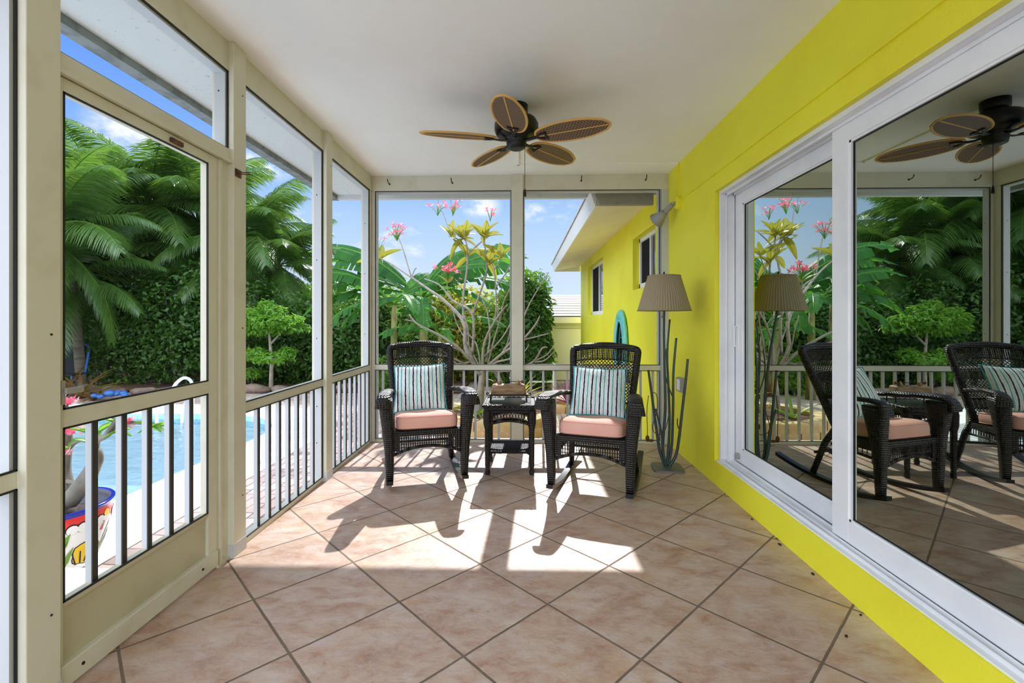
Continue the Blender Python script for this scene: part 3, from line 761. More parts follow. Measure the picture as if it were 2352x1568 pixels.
cu2 = dup(cu1, place_on(ch2.location, RA, (0,.215,.418)), RA, 'peach seat cushion on the rocking chair beside the floor lamp'); cu2.rotation_euler = (rad(-5.7), 0, RA)
def pillow(label, loc, rx, ry, rz, seed):
    t = thing('throw_pillow', label, 'pillow', loc, 0, 'striped throw pillows'); t.rotation_euler = (rx, ry, rz)
    mb = MB(); sd_ = puff(1, 1, .208, .205, .065, 2.0, .55, .07, .0, .10, seed)
    mb.grid(sd_(-1), 26, 26); mb.grid(sd_(1), 26, 26, flip=True)
    mb.build('cover', M['pillow_stripe'], t, smooth=True)
    e = []
    for i in range(24): e.append(sd_(1)(i/24, 0))
    for i in range(24): e.append(sd_(1)(1, i/24))
    for i in range(24): e.append(sd_(1)(1-i/24, 1))
    for i in range(24): e.append(sd_(1)(0, 1-i/24))
    MB().sweep(e+[e[0]], .0055, n=6).build('piping', M['teal_pipe'], t, smooth=True)
    return t
pillow('blue and white striped pillow leaning in the rocking chair at the pool-side corner', place_on(ch1.location, LA, (-.03,.395,.690)), rad(-33), rad(-3), LA-.12, 3)
pillow('blue and white striped pillow leaning in the rocking chair beside the floor lamp', place_on(ch2.location, RA, (.0,.395,.690)), rad(-33), rad(1.5), RA+.10, 8)

# ------------------------------------------------------------------ wicker side table
tb = thing('side_table', 'small black wicker side table with a lower shelf between the rocking chairs', 'table', (-.113, 3.945, 0))
W = M['wicker']
for sx in (-1, 1):
    for sy in (-1, 1):
        x, y = sx*.178, sy*.172
        MB().lathe([(.012,0),(.020,.006),(.022,.03),(.016,.05),(.020,.07),(.021,.2),(.022,.36),(.034,.41),(.036,.50),(.030,.53)], 14, (x,y,0)).build('leg', W, tb, smooth=True)
mb = MB().loft([(0,0,.515,.212,.206),(0,0,.528,.222,.216),(0,0,.545,.222,.216),(0,0,.555,.212,.206)], 40, .3); mb.build('top_rim', W, tb)
mb = MB()
rr = [(sx*.212, sy*.206) for sx, sy in ((-1,-1),(1,-1),(1,1),(-1,1),(-1,-1))]
P = []
for (xa,ya),(xb,yb) in zip(rr, rr[1:]):
    for i in range(30): P.append((xa+(xb-xa)*i/30, ya+(yb-ya)*i/30, .553))
for ph in (0, pi):
    mb.sweep([(x*(1+.012*cos(i*1.05+ph)), y*(1+.012*cos(i*1.05+ph)), z+.006*sin(i*1.05+ph)) for i, (x,y,z) in enumerate(P+[P[0]])], .008, n=6)
mb.build('braided_edge', W, tb, smooth=True)
MB().box(-.175, .175, -.168, .168, .548, .5615).build('top_panel', M['wicker_slick'], tb, bevel=.003)
mb = MB()
for (ax, sg) in ((0,-1),(0,1),(1,-1),(1,1)):
    def Q(u, z, ax=ax, sg=sg): return (u*.165, sg*.178, z) if ax == 0 else (sg*.182, u*.160, z)
    ar = lambda u: .402+.032*(1-u*u)
    us = [i/8-1 for i in range(17)]
    mb.sweep([Q(u, ar(u)) for u in us], .012, n=8); mb.sweep([Q(u, ar(u)+.018) for u in us], .006, n=6); mb.sweep([Q(u, .507) for u in us], .014, n=8)
    for i in range(13):
        u = -.95+1.9*i/13; du = 1.9/13
        mb.sweep([Q(u, ar(u)+.012), Q(u+du, .50)], .0032, n=5); mb.sweep([Q(u+du, ar(u+du)+.012), Q(u, .50)], .0032, n=5)
mb.build('apron', W, tb)
mb = MB()
for i in range(46): mb.sweep([(-.172,-.165+.33*i/45,.178+.001*(i%2)),(.172,-.165+.33*i/45,.178+.001*(i%2))], .0032, n=5)
for i in range(30): mb.sweep([(-.17+.34*i/29,-.168,.1785),(-.17+.34*i/29,.168,.1785)], .0026, n=5)
for s in (-1,1): mb.sweep([(-.178,s*.17,.178),(.178,s*.17,.178)], .010, n=8); mb.sweep([(s*.176,-.17,.180),(s*.176,.17,.180)], .010, n=8)
mb.build('shelf', W, tb)
for sx in (-1,1): MB().sweep([(sx*.178,-.165,.12),(sx*.165,-.165,.155),(sx*.14,-.165,.172)], .006, n=6).build('bracket', W, tb)
# carved ornament on the table
orn = thing('carved_ornament', 'carved brown wooden trough on a dark metal stand, on the side table', 'ornament', (-.128, 3.985, .5615), rad(1))
mb = MB()
for s in (-1, 1):
    for sy in (-1, 1): mb.sweep([(s*.128,sy*.045,.0),(s*.128,sy*.045,.046)], .005, n=6)
    mb.sweep(spline([(s*.132,-.05,.046),(s*.15,-.05,.048),(s*.156,-.05,.060),(s*.148,-.05,.066),(s*.143,-.05,.058)], 4), .0038, n=6)
mb.box(-.138, .138, -.052, -.044, .040, .052).box(-.138, .138, .044, .052, .040, .052).box(-.136, -.128, -.05, .05, .040, .050).box(.128, .136, -.05, .05, .040, .050)
mb.build('stand', M['dark_iron'], orn)
mb = MB(); mb.loft([(0,0,.050,.122,.046),(0,0,.07,.126,.050),(0,0,.115,.118,.050),(0,0,.124,.112,.044)], 32, .3)
body = mb.build('trough', M['wood_carved'], orn, smooth=False, bevel=.004)
mb = MB()
for i in range(9): mb.ball((-.02+.012*i, -.0505, .088+.012*sin(i*.7)), .016, 8, 6, (1.3,.25,.8))
mb.ball((-.035,-.0505,.080), .02, 10, 6, (1.5,.25,.7)); mb.build('carved_relief', M['wood_carved'], body)
for s in (-1, 1):
    MB().lathe([(.016,.122),(.015,.135),(.008,.150),(.003,.158)], 12, (s*.066,0,0)).build('finial', M['wood_carved'], orn, smooth=True)
    MB().ball((s*.098,0,.146), .012, 12, 8).build('knob', M['rust'], orn, smooth=True)
MB().sweep([(-.098,0,.146),(.098,0,.146)], .0028, n=6).build('rod', M['dark_iron'], orn)
orn.scale = (1.18, 1.1, 1.08)

# ------------------------------------------------------------------ floor lamp of bent rods
lm = thing('floor_lamp', 'floor lamp of bent painted metal sticks with a pleated shade, by the yellow wall', 'lamp', (1.20, 3.97, 0))
mb = MB().loft([(0,-.01,0,.125,.125),(0,-.01,.010,.125,.125),(0,-.01,.016,.118,.118)], 32, .35); b_ = mb.build('base', M['plate'], lm, bevel=.002)
b_.rotation_euler = (0,0,rad(-8))
def rod(pts, r0, r1, nm='stick'):
    P = spline(pts, 6); k = len(P)
    return MB().sweep(P, [r0+(r1-r0)*i/(k-1) for i in range(k)], n=9).build(nm, M['lamp_metal'], lm, smooth=True)
rod([(.0,.02,.01),(-.03,.02,.16),(-.015,.0,.5),(-.03,-.03,.85),(-.05,-.08,1.15),(-.06,-.125,1.34)], .013, .009, 'pole')
rod([(-.01,.01,.01),(-.055,.02,.14),(-.085,.03,.35),(-.115,.04,.6),(-.142,.05,.815)], .013, .010)
rod([(.005,.025,.01),(.02,.03,.15),(.03,.03,.4),(.02,.03,.7),(.01,.03,.95),(.035,.04,1.245)], .012, .008)
rod([(.012,.02,.01),(.045,.02,.18),(.05,.0,.5),(.05,-.01,.8),(.075,-.005,1.09)], .012, .009)
rod([(.018,.01,.01),(.075,.01,.10),(.10,.0,.25),(.13,-.01,.55),(.15,-.02,.75),(.165,-.02,.915)], .013, .010)
rod([(-.004,.0,.01),(-.035,-.005,.14),(-.05,-.01,.30),(-.10,-.02,.5)], .011, .008)
rod([(.106,-.005,.32),(.085,-.01,.36),(.082,-.012,.42)], .006, .004)
rod([(.045,.0,.60),(.0,.0,.72),(-.02,.0,.84),(-.005,.0,1.0)], .006, .005)
SC = (-.062, -.125)
mb = MB(); nseg = 120
ro = []
for z, r in ((1.318,.208),(1.42,.178),(1.52,.149),(1.597,.126)):
    ro.append((z, r))
vs = []
for z, r in ro:
    for j in range(nseg):
        th = 2*pi*j/nseg; rr_ = r+(.0022 if j % 2 else -.0022); vs.append((SC[0]+rr_*cos(th), SC[1]+rr_*sin(th), z))
fs = [(i*nseg+j, i*nseg+(j+1)%nseg, (i+1)*nseg+(j+1)%nseg, (i+1)*nseg+j) for i in range(3) for j in range(nseg)]
mb.add(vs, fs); shd = mb.build('lamp_shade', M['shade'], lm)
so = shd.modifiers.new('thick', 'SOLIDIFY'); so.thickness = .004
for z, r in ((1.318,.209),(1.597,.127)): MB().sweep([(SC[0]+r*cos(2*pi*j/48), SC[1]+r*sin(2*pi*j/48), z) for j in range(49)], .005, n=6).build('shade_binding', M['shade'], shd)
mb = MB().sweep([(SC[0],SC[1],1.33),(SC[0],SC[1],1.60)], .006, n=8)
for a_ in range(3): mb.sweep([(SC[0],SC[1],1.585),(SC[0]+.125*cos(a_*2.09),SC[1]+.125*sin(a_*2.09),1.595)], .002, n=5)
mb.sweep([(-.06,-.125,1.33),(SC[0],SC[1],1.345)], .012, n=8); mb.build('harp', M['dark_iron'], lm)
MB().lathe([(.004,1.597),(.010,1.607),(.007,1.622),(.002,1.634)], 12, (SC[0],SC[1],0)).build('finial', M['dark_iron'], lm, smooth=True)
MB().sweep([(SC[0]-.02,SC[1]-.02,1.40),(SC[0]-.02,SC[1]-.02,1.27)], .0016, n=5).ball((SC[0]-.02,SC[1]-.02,1.265), .005, 8, 5).build('pull_chain', M['dark_iron'], lm)
MB().sweep(spline([(-.115,.045,.56),(-.10,.06,.62),(-.07,.06,.60),(-.06,.07,.48),(-.10,.08,.32),(-.05,.09,.26),(.01,.09,.30),(.03,.06,.42)], 6), .0035, n=6).sweep(spline([(-.14,.055,.60),(-.155,.05,.46),(-.15,.05,.33),(-.15,.05,.25)], 6), .0035, n=6).build('cord', M['cord'], lm)
mb = MB().ball((-.15,.05,.235), .022, 10, 6, (.8,.6,1.3)).ball((-.12,.06,.215), .02, 10, 6, (1.5,.6,.6)); mb.build('plug', M['rust'], lm, smooth=True)

# ------------------------------------------------------------------ ceiling fan
fan = thing('ceiling_fan', 'dark ceiling fan with five leaf-shaped woven blades', 'fan', (-.05, 3.20, ZC))
BM = M['black_metal']
MB().lathe([(.078,0),(.078,-.05),(.070,-.068),(.055,-.075)][::-1], 28).build('canopy', BM, fan, smooth=True)
MB().lathe([(.03,-.235),(.085,-.225),(.135,-.205),(.150,-.17),(.150,-.13),(.135,-.10),(.10,-.083),(.05,-.075)], 36).build('motor_housing', BM, fan, smooth=True)
MB().lathe([(.02,-.298),(.045,-.297),(.062,-.288),(.068,-.262),(.068,-.24),(.075,-.232),(.09,-.222)], 28).build('switch_housing', BM, fan, smooth=True)
def blade_outline():
    r0, r1 = .145, .645
    up = [(r0,.0),(r0+.012,.045),(.20,.074),(.28,.097),(.37,.106),(.46,.102),(.53,.088),(.585,.066)]
    up = [(p.x, p.y) for p in spline([(a,b,0) for a,b in up], 4)] + [(.612,.054),(.640,.018),(r1,.0)]
    return up + [(a,-b) for a,b in up[-2:0:-1]]
ol = blade_outline()
def blade(ang):
    e = bpy.data.objects.new('blade', None)
    mb = MB(); n_ = len(ol)
    mb.add([(x,y,-.003) for x,y in ol]+[(x,y,.003) for x,y in ol], [tuple(range(n_-1,-1,-1)), tuple(range(n_,2*n_))]+[(i,(i+1)%n_,n_+(i+1)%n_,n_+i) for i in range(n_)])
    b_ = mb.build('blade', M['blade_weave'], fan)
    rt = Matrix.Rotation(ang, 4, 'Z') @ Matrix.Translation((0,0,-.232)) @ Matrix.Rotation(rad(-12), 4, 'X')
    b_.matrix_local = rt
    P = [(x,y,0) for x,y in ol]; P.append(P[0])
    MB().sweep([(x*.995,y*.985,0) for x,y,z in P], .0085, .0065, n=8, up=(0,0,1)).build('rim', M['blade_rim'], b_, smooth=True)
    MB().sweep([(.16,0,-.003),(.63,0,-.003)], .005, .004, n=6).sweep([(.16,0,.003),(.63,0,.003)], .005, .004, n=6).build('midrib', M['blade_rim'], b_)
    m2 = MB()
    m2.sweep([(.06,0,-.004),(.10,0,-.012),(.15,0,-.008)], .016, .006, n=8)
    for s in (-1, 1): m2.sweep([(.15,s*.004,-.009),(.18,s*.024,-.009),(.215,s*.032,-.009)], .009, .004, n=8)
    m2.sweep([(.215,-.038,-.009),(.215,.038,-.009)], .009, .004, n=8)
    m2.build('blade_iron', BM, b_)
    return b_
for k in range(5): blade(rad(48.7+72*k))
MB().sweep([(.055,-.04,-.27),(.058,-.045,-.30),(.058,-.045,-.585)], .0018, n=5).lathe([(.002,0),(.008,-.02),(.010,-.05),(.008,-.055)][::-1], 10, (.058,-.045,-.575)).build('pull_chain', BM, fan)

# surface raceway from the fan to the wall, junction box, spotlight
rw = thing('cable_raceway', 'thin cream cable raceway across the ceiling, fan to yellow wall', 'cable cover', (0,0,0))
MB().box(-.062, -.042, 3.29, 4.42, ZC-.012, ZC).box(-.062, XR, 4.402, 4.42, ZC-.012, ZC).build('ceiling_run', M['ceiling'], rw)
rw2 = thing('wall_conduit', 'yellow painted conduit on the wall above the patio door', 'cable cover', (0,0,0))
MB().box(XR-.014, XR, 4.398, 4.416, 2.36, ZC).build('vertical_run', M['yellow'], rw2)
MB().box(XR-.012, XR, -1.2, 4.36, 2.338, 2.352).build('horizontal_run', M['yellow'], rw2)
jb = thing('spotlight', 'grey cone spotlight on a round yellow junction box, on the wall by the back screen', 'light', (XR, 4.375, 2.318))
o = MB().lathe([(.055,0),(.055,.04),(.050,.045)], 28).build('junction_box', M['yellow'], jb); o.rotation_euler = (0, -pi/2, 0)
MB().sweep([(-.045,.0,.0),(-.062,.02,.004),(-.07,.03,-.004)], .011, n=10).ball((-.062,.02,.003), .015, 10, 6).build('swivel', M['grey_box'], jb, smooth=True)
MB().sweep([(-.066,.03,-.002),(-.085,.07,-.030),(-.11,.12,-.062)], [.022,.027,.027], n=16).build('lamp_body', M['grey_box'], jb, smooth=True)
mb = MB().sweep([(-.108,.115,-.058),(-.122,.14,-.078),(-.165,.205,-.12)], [.027,.036,.075], n=22, caps=False); o = mb.build('cone_shade', M['grey_box'], jb, smooth=True); o.modifiers.new('t','SOLIDIFY').thickness = .003
ob = thing('outlet_box', 'grey weatherproof outlet box low on the yellow wall behind the lamp', 'outlet', (XR, 4.29, .655))
MB().box(-.045, 0, -.055, .055, -.065, .065).build('body', M['grey_box'], ob, bevel=.006)
MB().box(-.052, -.045, -.04, .04, -.05, .05).build('cover', M['pvc_white'], ob, bevel=.004)
MB().box(-.050, -.012, .0555, .060, -.06, .06).build('flap', M['grey_box'], ob, bevel=.002)
# dry bits on the tiles
rnd = random.Random(4)
for i, (u, v) in enumerate([(1977,1413),(1944,1462),(1784,1237),(1791,1251),(1867,1319),(1727,1193)]):
    a = (u-1176)/F_PX; b = (732-v)/F_PX; dx, dy = a*cos(YAW)-sin(YAW), a*sin(YAW)+cos(YAW); t_ = -CAM_H/b
    r_ = rnd.uniform(.005,.010)
    o = MB().ball((0,0,r_*.45), r_, 8, 5, (1.5,.8,.45)).build('dry_leaf_bit', M['brown_speck']); o.location = (dx*t_, dy*t_, 0); o.rotation_euler = (0,0,rnd.uniform(0,6))
    tag(o, 'small dark dry leaf bit on the tiles along the yellow wall', 'leaf', 'dry leaf bits on the tiles')
# ------------------------------------------------------------------ plants
def np_mesh(name, V, Fq, mats, mi=None, smooth=False):
    me = bpy.data.meshes.new(name); nf = len(Fq)
    me.vertices.add(len(V)); me.vertices.foreach_set('co', np.asarray(V, np.float32).ravel())
    me.loops.add(nf*4); me.loops.foreach_set('vertex_index', np.asarray(Fq, np.int32).ravel())
    me.polygons.add(nf); me.polygons.foreach_set('loop_start', np.arange(0, nf*4, 4, dtype=np.int32))
    for m in (mats if isinstance(mats, (list, tuple)) else [mats]): me.materials.append(m)
    me.update(calc_edges=True); me.validate(); return me
def leaf_cloud(name, blobs, n, ln, wd, mat, seed, droop=.15, up=.5, shell=.75):
    """blobs: (cx,cy,cz,rx,ry,rz); leaves lie on and inside lumpy crowns"""
    r = np.random.default_rng(seed); vol = np.array([b[3]*b[4]+b[4]*b[5]+b[3]*b[5] for b in blobs]); vol = vol/vol.sum()
    idx = r.choice(len(blobs), n, p=vol); B_ = np.array(blobs, float)[idx]
    dr = r.normal(size=(n,3)); dr /= np.linalg.norm(dr, axis=1)[:,None]
    lump = 1+.16*np.sin(dr[:,0]*7+B_[:,0]*3)*np.sin(dr[:,1]*6+2)+.12*np.sin(dr[:,2]*9+B_[:,1]*5)*np.sin(dr[:,0]*11)
    rr = (shell+(1-shell)*r.random(n)**.5)*lump; rr[r.random(n) < .12] *= 1.12
    P = B_[:,:3]+dr*rr[:,None]*B_[:,3:]
    nor = dr*.7+r.normal(size=(n,3))*.55; nor[:,2] += up; nor /= np.linalg.norm(nor, axis=1)[:,None]
    t = r.normal(size=(n,3))+dr*.6; t[:,2] -= droop*3; t -= nor*(t*nor).sum(1)[:,None]; t /= np.linalg.norm(t, axis=1)[:,None]
    sd = np.cross(nor, t); L_ = (ln*(.65+.7*r.random(n)))[:,None]; W_ = L_*(wd/ln)
    V = np.empty((n,6,3)); V[:,0] = P; V[:,1] = P+t*L_*.42+sd*W_*.5+nor*W_*.18; V[:,2] = P+t*L_*.8+sd*W_*.32+nor*W_*.08-nor*L_*.05
    V[:,3] = P+t*L_-nor*L_*.14; V[:,4] = P+t*L_*.8-sd*W_*.32+nor*W_*.08-nor*L_*.05; V[:,5] = P+t*L_*.42-sd*W_*.5+nor*W_*.18
    k = np.arange(n)[:,None]*6
    F = np.concatenate([k+np.array([[0,1,2,3]]), k+np.array([[0,3,4,5]])], 0)
    return np_mesh(name, V.reshape(-1,3), F, mat)
def crown(seed, rx, ry, h, z0, k):
    r = random.Random(seed); out = []
    for i in range(k):
        a = r.uniform(0, 2*pi); q = sqrt(r.random())*.62; zz = z0+h*(.2+.62*r.random()); sc = r.uniform(.34,.52)
        taper = 1-.35*max(0, (zz-z0)/h-.5)
        out.append((cos(a)*q*rx*taper, sin(a)*q*ry*taper, zz, rx*sc, ry*sc, h*sc*.62))
    out.append((0,0,z0+h*.45,rx*.7,ry*.7,h*.42)); return out
def shrub(name, label, cat, x, y, rx, ry, h, mat, ln, wd, n, seed, group=None, z0=0.0, k=9, stems=3, stemmat='bark', up=.5, shell=.72):
    t = thing(name, label, cat, (x, y, GZ), 0, group)
    inst('foliage', leaf_cloud('foliage', crown(seed, rx, ry, h-z0, z0, k), n, ln, wd, M[mat], seed, up=up, shell=shell), t)
    r = random.Random(seed+99); mb = MB()
    for i in range(stems):
        a = r.uniform(0, 6.28); b = r.uniform(.1,.4)
        mb.sweep([(.05*cos(a),.05*sin(a),-.02),(b*rx*.5*cos(a),b*ry*.5*sin(a),h*.4),(b*rx*cos(a),b*ry*sin(a),h*.75)], [.03,.024,.012], n=7)
    mb.build('stem', M[stemmat], t); return t
HG = 'dark hedge shrubs behind the pool'
hedge = [(-14.6,9.9,2.0,1.6,3.7,'far left end of the hedge, seen through the door'),(-12.7,11.3,1.9,1.2,3.8,'hedge shrub behind the patio chair'),(-10.6,11.5,1.8,1.1,3.6,'hedge shrub under the tallest palms'),(-8.7,11.6,1.7,1.1,3.3,'hedge shrub behind the pool handrail'),
         (-7.0,11.9,1.6,1.0,2.8,'hedge shrub behind the bright green bush'),(-5.6,12.0,1.4,1.0,2.5,'hedge shrub right of the bright green bush'),(-4.3,12.0,1.2,1.0,2.2,'hedge shrub behind the corner post of the porch')]
for i, (x, y, rx, ry, h, lb) in enumerate(hedge):
    shrub('hedge_shrub', 'dark green leafy '+lb, 'shrub', x, y, rx, ry, h, 'leaf_dark', .11, .06, 9000, 20+i, HG, 0.0, 13, 4)
bk = [(-3.0,12.2,1.2,1.0,2.6,'leaf_mid','yellowish green shrub behind the left banana plant'),(-1.6,12.6,1.2,1.0,2.9,'leaf_yellow','yellow-green shrub behind the tall banana plant'),(-.35,11.9,1.0,.9,2.75,'leaf_mid','glossy green shrub behind the plumeria'),(.15,11.2,.62,.6,2.5,'leaf_dark','dark pointed shrub in front of the white shed')]
for i, (x, y, rx, ry, h, mt, lb) in enumerate(bk):
    shrub('garden_shrub', lb, 'shrub', x, y, rx, ry, h, mt, .14, .06, 8500, 60+i, 'shrubs along the back fence', 0.0, 11, 4)
shrub('garden_shrub', 'low pale shrub at the foot of the banana plants', 'shrub', -2.9, 10.6, .9, .5, 1.0, 'leaf_mid', .12, .05, 1800, 77, None, 0, 7, 2)
# bright layered bush in front of the hedge
c0 = at(622, 728, 10.6)
t = thing('layered_bush', 'bright sunlit green bush with two leafy tiers in front of the dark hedge', 'shrub', (c0.x, c0.y, GZ))
inst('foliage', leaf_cloud('tiers', [(0,0,1.62,.42,.4,.17),(-.45,0,1.72,.34,.35,.20),(.42,.1,1.48,.40,.3,.10),(.12,0,1.84,.22,.25,.13),(-.2,.1,1.42,.5,.35,.09),(.55,0,1.66,.16,.2,.10),(-.62,0,1.5,.25,.3,.09),(-.05,-.1,2.0,.14,.15,.10),(.15,-.2,.80,.42,.35,.08),(-.25,-.1,.90,.26,.3,.10),(.42,-.1,.92,.16,.2,.10),(-.6,.1,.42,.34,.3,.09)], 4200, .095, .042, M['leaf_bright'], 5, up=.9), t)
MB().sweep([(0,0,-.02),(.02,0,.7),(-.05,0,1.5)], [.05,.04,.02], n=8).sweep([(.02,0,.5),(.2,-.15,.8)], [.025,.012], n=6).sweep([(0,0,1.1),(.35,.05,1.5)], [.025,.012], n=6).build('trunk', M['bark'], t)

# palms
def frond_mesh(name, pitch, L, seed, nl=92):
    r = random.Random(seed); mb = MB(); P = []
    a = pitch; p = Vector((0,0,0)); ds = L/16; sag = .085 if pitch > .3 else .07
    for i in range(17):
        P.append(p.copy()); p = p+Vector((cos(a)*ds, 0, sin(a)*ds)); a -= sag*(.6+.8*i/16)
    mb.sweep(P, [.022-.018*i/16 for i in range(17)], n=5, mi=1)
    V = list(mb.v); 
    def pt(f):
        x = f*16; i = min(int(x), 15); return P[i]+(P[i+1]-P[i])*(x-i), (P[i+1]-P[i]).normalized()
    for s in (-1, 1):
        for i in range(nl):
            f = .16+.83*(i+r.uniform(-.2,.2))/nl; f = min(max(f, .15), .995); b, tg = pt(f)
            ll = L*.31*(sin(pi*(.12+.80*f)))**.7*(1-.35*f**3)*r.uniform(.85,1.1); w_ = .022*(1-.4*f)
            side = Vector((0, s, 0)); dirv = (side*.80+tg*(.55+.3*f)+Vector((0,0,.10))).normalized()
            g_ = r.uniform(.75,1.15); q = [b]; d_ = dirv.copy()
            for j in range(3):
                d_ = (d_+Vector((0,0,-.34*g_))).normalized(); q.append(q[-1]+d_*ll/3)
            wv = tg*w_
            vs = [q[0]-wv*.6, q[0]+wv*.6, q[1]+wv, q[1]-wv, q[2]+wv*.75, q[2]-wv*.75, q[3]]
            mb.add(vs, [(0,1,2,3),(3,2,4,5),(5,4,6)], 0)
    return mb.mesh(name, [M['palm_leaf'], M['leaf_mid']])
FR = [frond_mesh('frond', p_, 2.8, 300+i) for i, p_ in enumerate((1.25,.95,.65,.35,.05,-.3,-.65))]
def palm(label, c, x0, y0, sc, seed, nf=17, wind=0.0):
    t = thing('palm_tree', label, 'palm', (x0, y0, GZ), 0, 'palms above the hedge')
    top = Vector((c.x-x0, c.y-y0, c.z-GZ)); mb = MB()
    mb.sweep(spline([(0,0,-.02),(top.x*.25,top.y*.25,top.z*.4),(top.x*.7,top.y*.7,top.z*.8),top], 6), [.13,.12]+[.10]*15+[.08,.075], n=12); mb.build('trunk', M['palm_trunk'], t, smooth=True)
    r = random.Random(seed)
    for i in range(nf):
        k = int(i/nf*7); a = 2.4*i+r.uniform(-.3,.3)
        a = a+wind*sin(a)*-.5
        inst('frond', FR[min(6, k)], t, tuple(top), (r.uniform(-.08,.08), 0, a), sc*r.uniform(.85,1.1))
    return t
palm('palm at the far left of the door view, fronds hanging low', at(110, 545, 9.8), -10.6, 12.5, 1.0, 1, 24)
palm('tall palm in the left half of the door view', at(235, 490, 12.4), -11.6, 12.9, 1.1, 2, 26)
palm('tall palm in the middle of the door view', at(345, 485, 12.6), -10.2, 13.0, 1.12, 3, 26)
palm('tall palm touching the right edge of the door view', at(455, 510, 12.8), -8.9, 13.1, 1.05, 4, 26)
palm('palm in the second opening, just right of the door post', at(572, 545, 12.8), -7.6, 13.1, .98, 5, 26)
palm('lowest palm, beside the second pool-side post', at(640, 610, 13.0), -6.8, 13.2, .80, 6, 24)
palm('shaggy low palm in front of the tall ones at the left', at(160, 640, 10.4), -10.2, 10.6, .85, 7, 20)
palm('palm with hanging fronds low behind the bright green bush', at(530, 620, 12.9), -8.2, 13.2, .85, 8, 22)

# banana plants
def banana_leaf(name, pitch, L, seed, tears=7, wmax=.27):
    r = random.Random(seed); mb = MB(); P = []; a = pitch; p = Vector((0,0,0)); n_ = 24; ds = L/n_
    for i in range(n_+1):
        P.append(p.copy()); p = p+Vector((cos(a)*ds,0,sin(a)*ds)); a -= .030+.065*(i/n_)
    mb.sweep(P[:-1], [.030-.024*i/n_ for i in range(n_)], n=6, mi=1)
    i0 = 4; cuts = sorted(r.sample(range(i0+2, n_-1), tears))
    for s in (-1, 1):
        dr = r.uniform(.1,.35); gap = 0
        cs = [c_+r.choice((-1,0,1)) for c_ in cuts]
        for i in range(i0, n_):
            if i in cs: dr = r.uniform(.05,.75); gap = .35
            def edge(ii, off):
                f = (ii-i0)/(n_-i0); w_ = wmax*(sin(pi*min(1,max(0,.06+.94*f))))**.55 if f < .97 else wmax*.25
                tg = (P[min(ii+1,n_)]-P[max(ii-1,0)]).normalized()
                b = P[ii]+tg*off
                m_ = b+Vector((0,s*w_*.5,0))*1.0+Vector((0,0,.06-.10*dr))*.8+tg*.04
                e = b+Vector((0,s*w_*(1-.3*dr),0))+Vector((0,0,.05-.9*dr*w_*1.6))+tg*.10
                return b, m_, e
            b0,m0,e0_ = edge(i, 0); b1,m1,e1_ = edge(i+1, 0)
            if gap: m0 = m0+(m1-m0)*gap*.4; e0_ = e0_+(e1_-e0_)*gap; gap = 0
            mb.add([b0,b1,m1,m0,e1_,e0_], [(0,1,2,3),(3,2,4,5)], 0)
    return mb.mesh(name, [M['banana_leaf'], M['leaf_bright']])
BL = [banana_leaf('leaf', p_, 2.3, 400+i, tr) for i, (p_, tr) in enumerate(((1.35,2),(1.15,4),(.95,7),(.7,9),(.45,10),(.2,10)))]
def banana(label, c, x0, y0, sc, leaves):
    t = thing('banana_plant', label, 'banana plant', (x0, y0, GZ), 0, 'banana plants behind the plumeria')
    top = Vector((c.x-x0, c.y-y0, c.z-GZ))
    MB().sweep([(0,0,-.02),top*.5,top], [.12*sc,.10*sc,.06*sc], n=12).build('stem', M['banana_stem'], t, smooth=True)
    for lf in leaves:
        k, az, s_ = lf[:3]; inst('leaf', BL[k], t, tuple(top), (rad(lf[3]) if len(lf) > 3 else 0, 0, rad(az)), s_*sc)
banana('tall banana plant behind the plumeria, torn leaves against the sky', at(965, 690, 10.2), -2.1, 10.3, 1.0,
       [(0,20,.85,30),(1,8,1.2,52),(1,172,1.15,-38),(2,-12,1.1,48),(2,186,1.05,-30),(3,12,1.0,25),(3,170,1.0,-20),(4,-25,.85),(4,195,.95),(5,-75,.8),(5,215,.85),(3,100,.9)])
banana('shorter banana plant left of the plumeria, behind the left rocking chair', at(905, 700, 9.8), -2.75, 9.9, .8,
       [(0,90,.8,40),(1,165,1.0,-45),(2,190,1.0,-30),(2,10,.8,40),(3,175,1.0),(4,185,1.1),(4,-60,.9),(5,220,.9),(5,10,.8)])
banana('young banana plant low behind the plumeria branches', at(1010, 770, 9.9), -1.75, 9.95, .62,
       [(1,40,.9),(2,160,1.0),(3,-10,1.1),(4,200,1.1),(4,-70,.9),(3,250,.9)])
banana('small banana plant at the corner post, one pale leaf raised', at(832, 640, 10.6), -3.65, 10.7, .62,
       [(0,120,.75),(4,185,.8),(5,215,.7)])

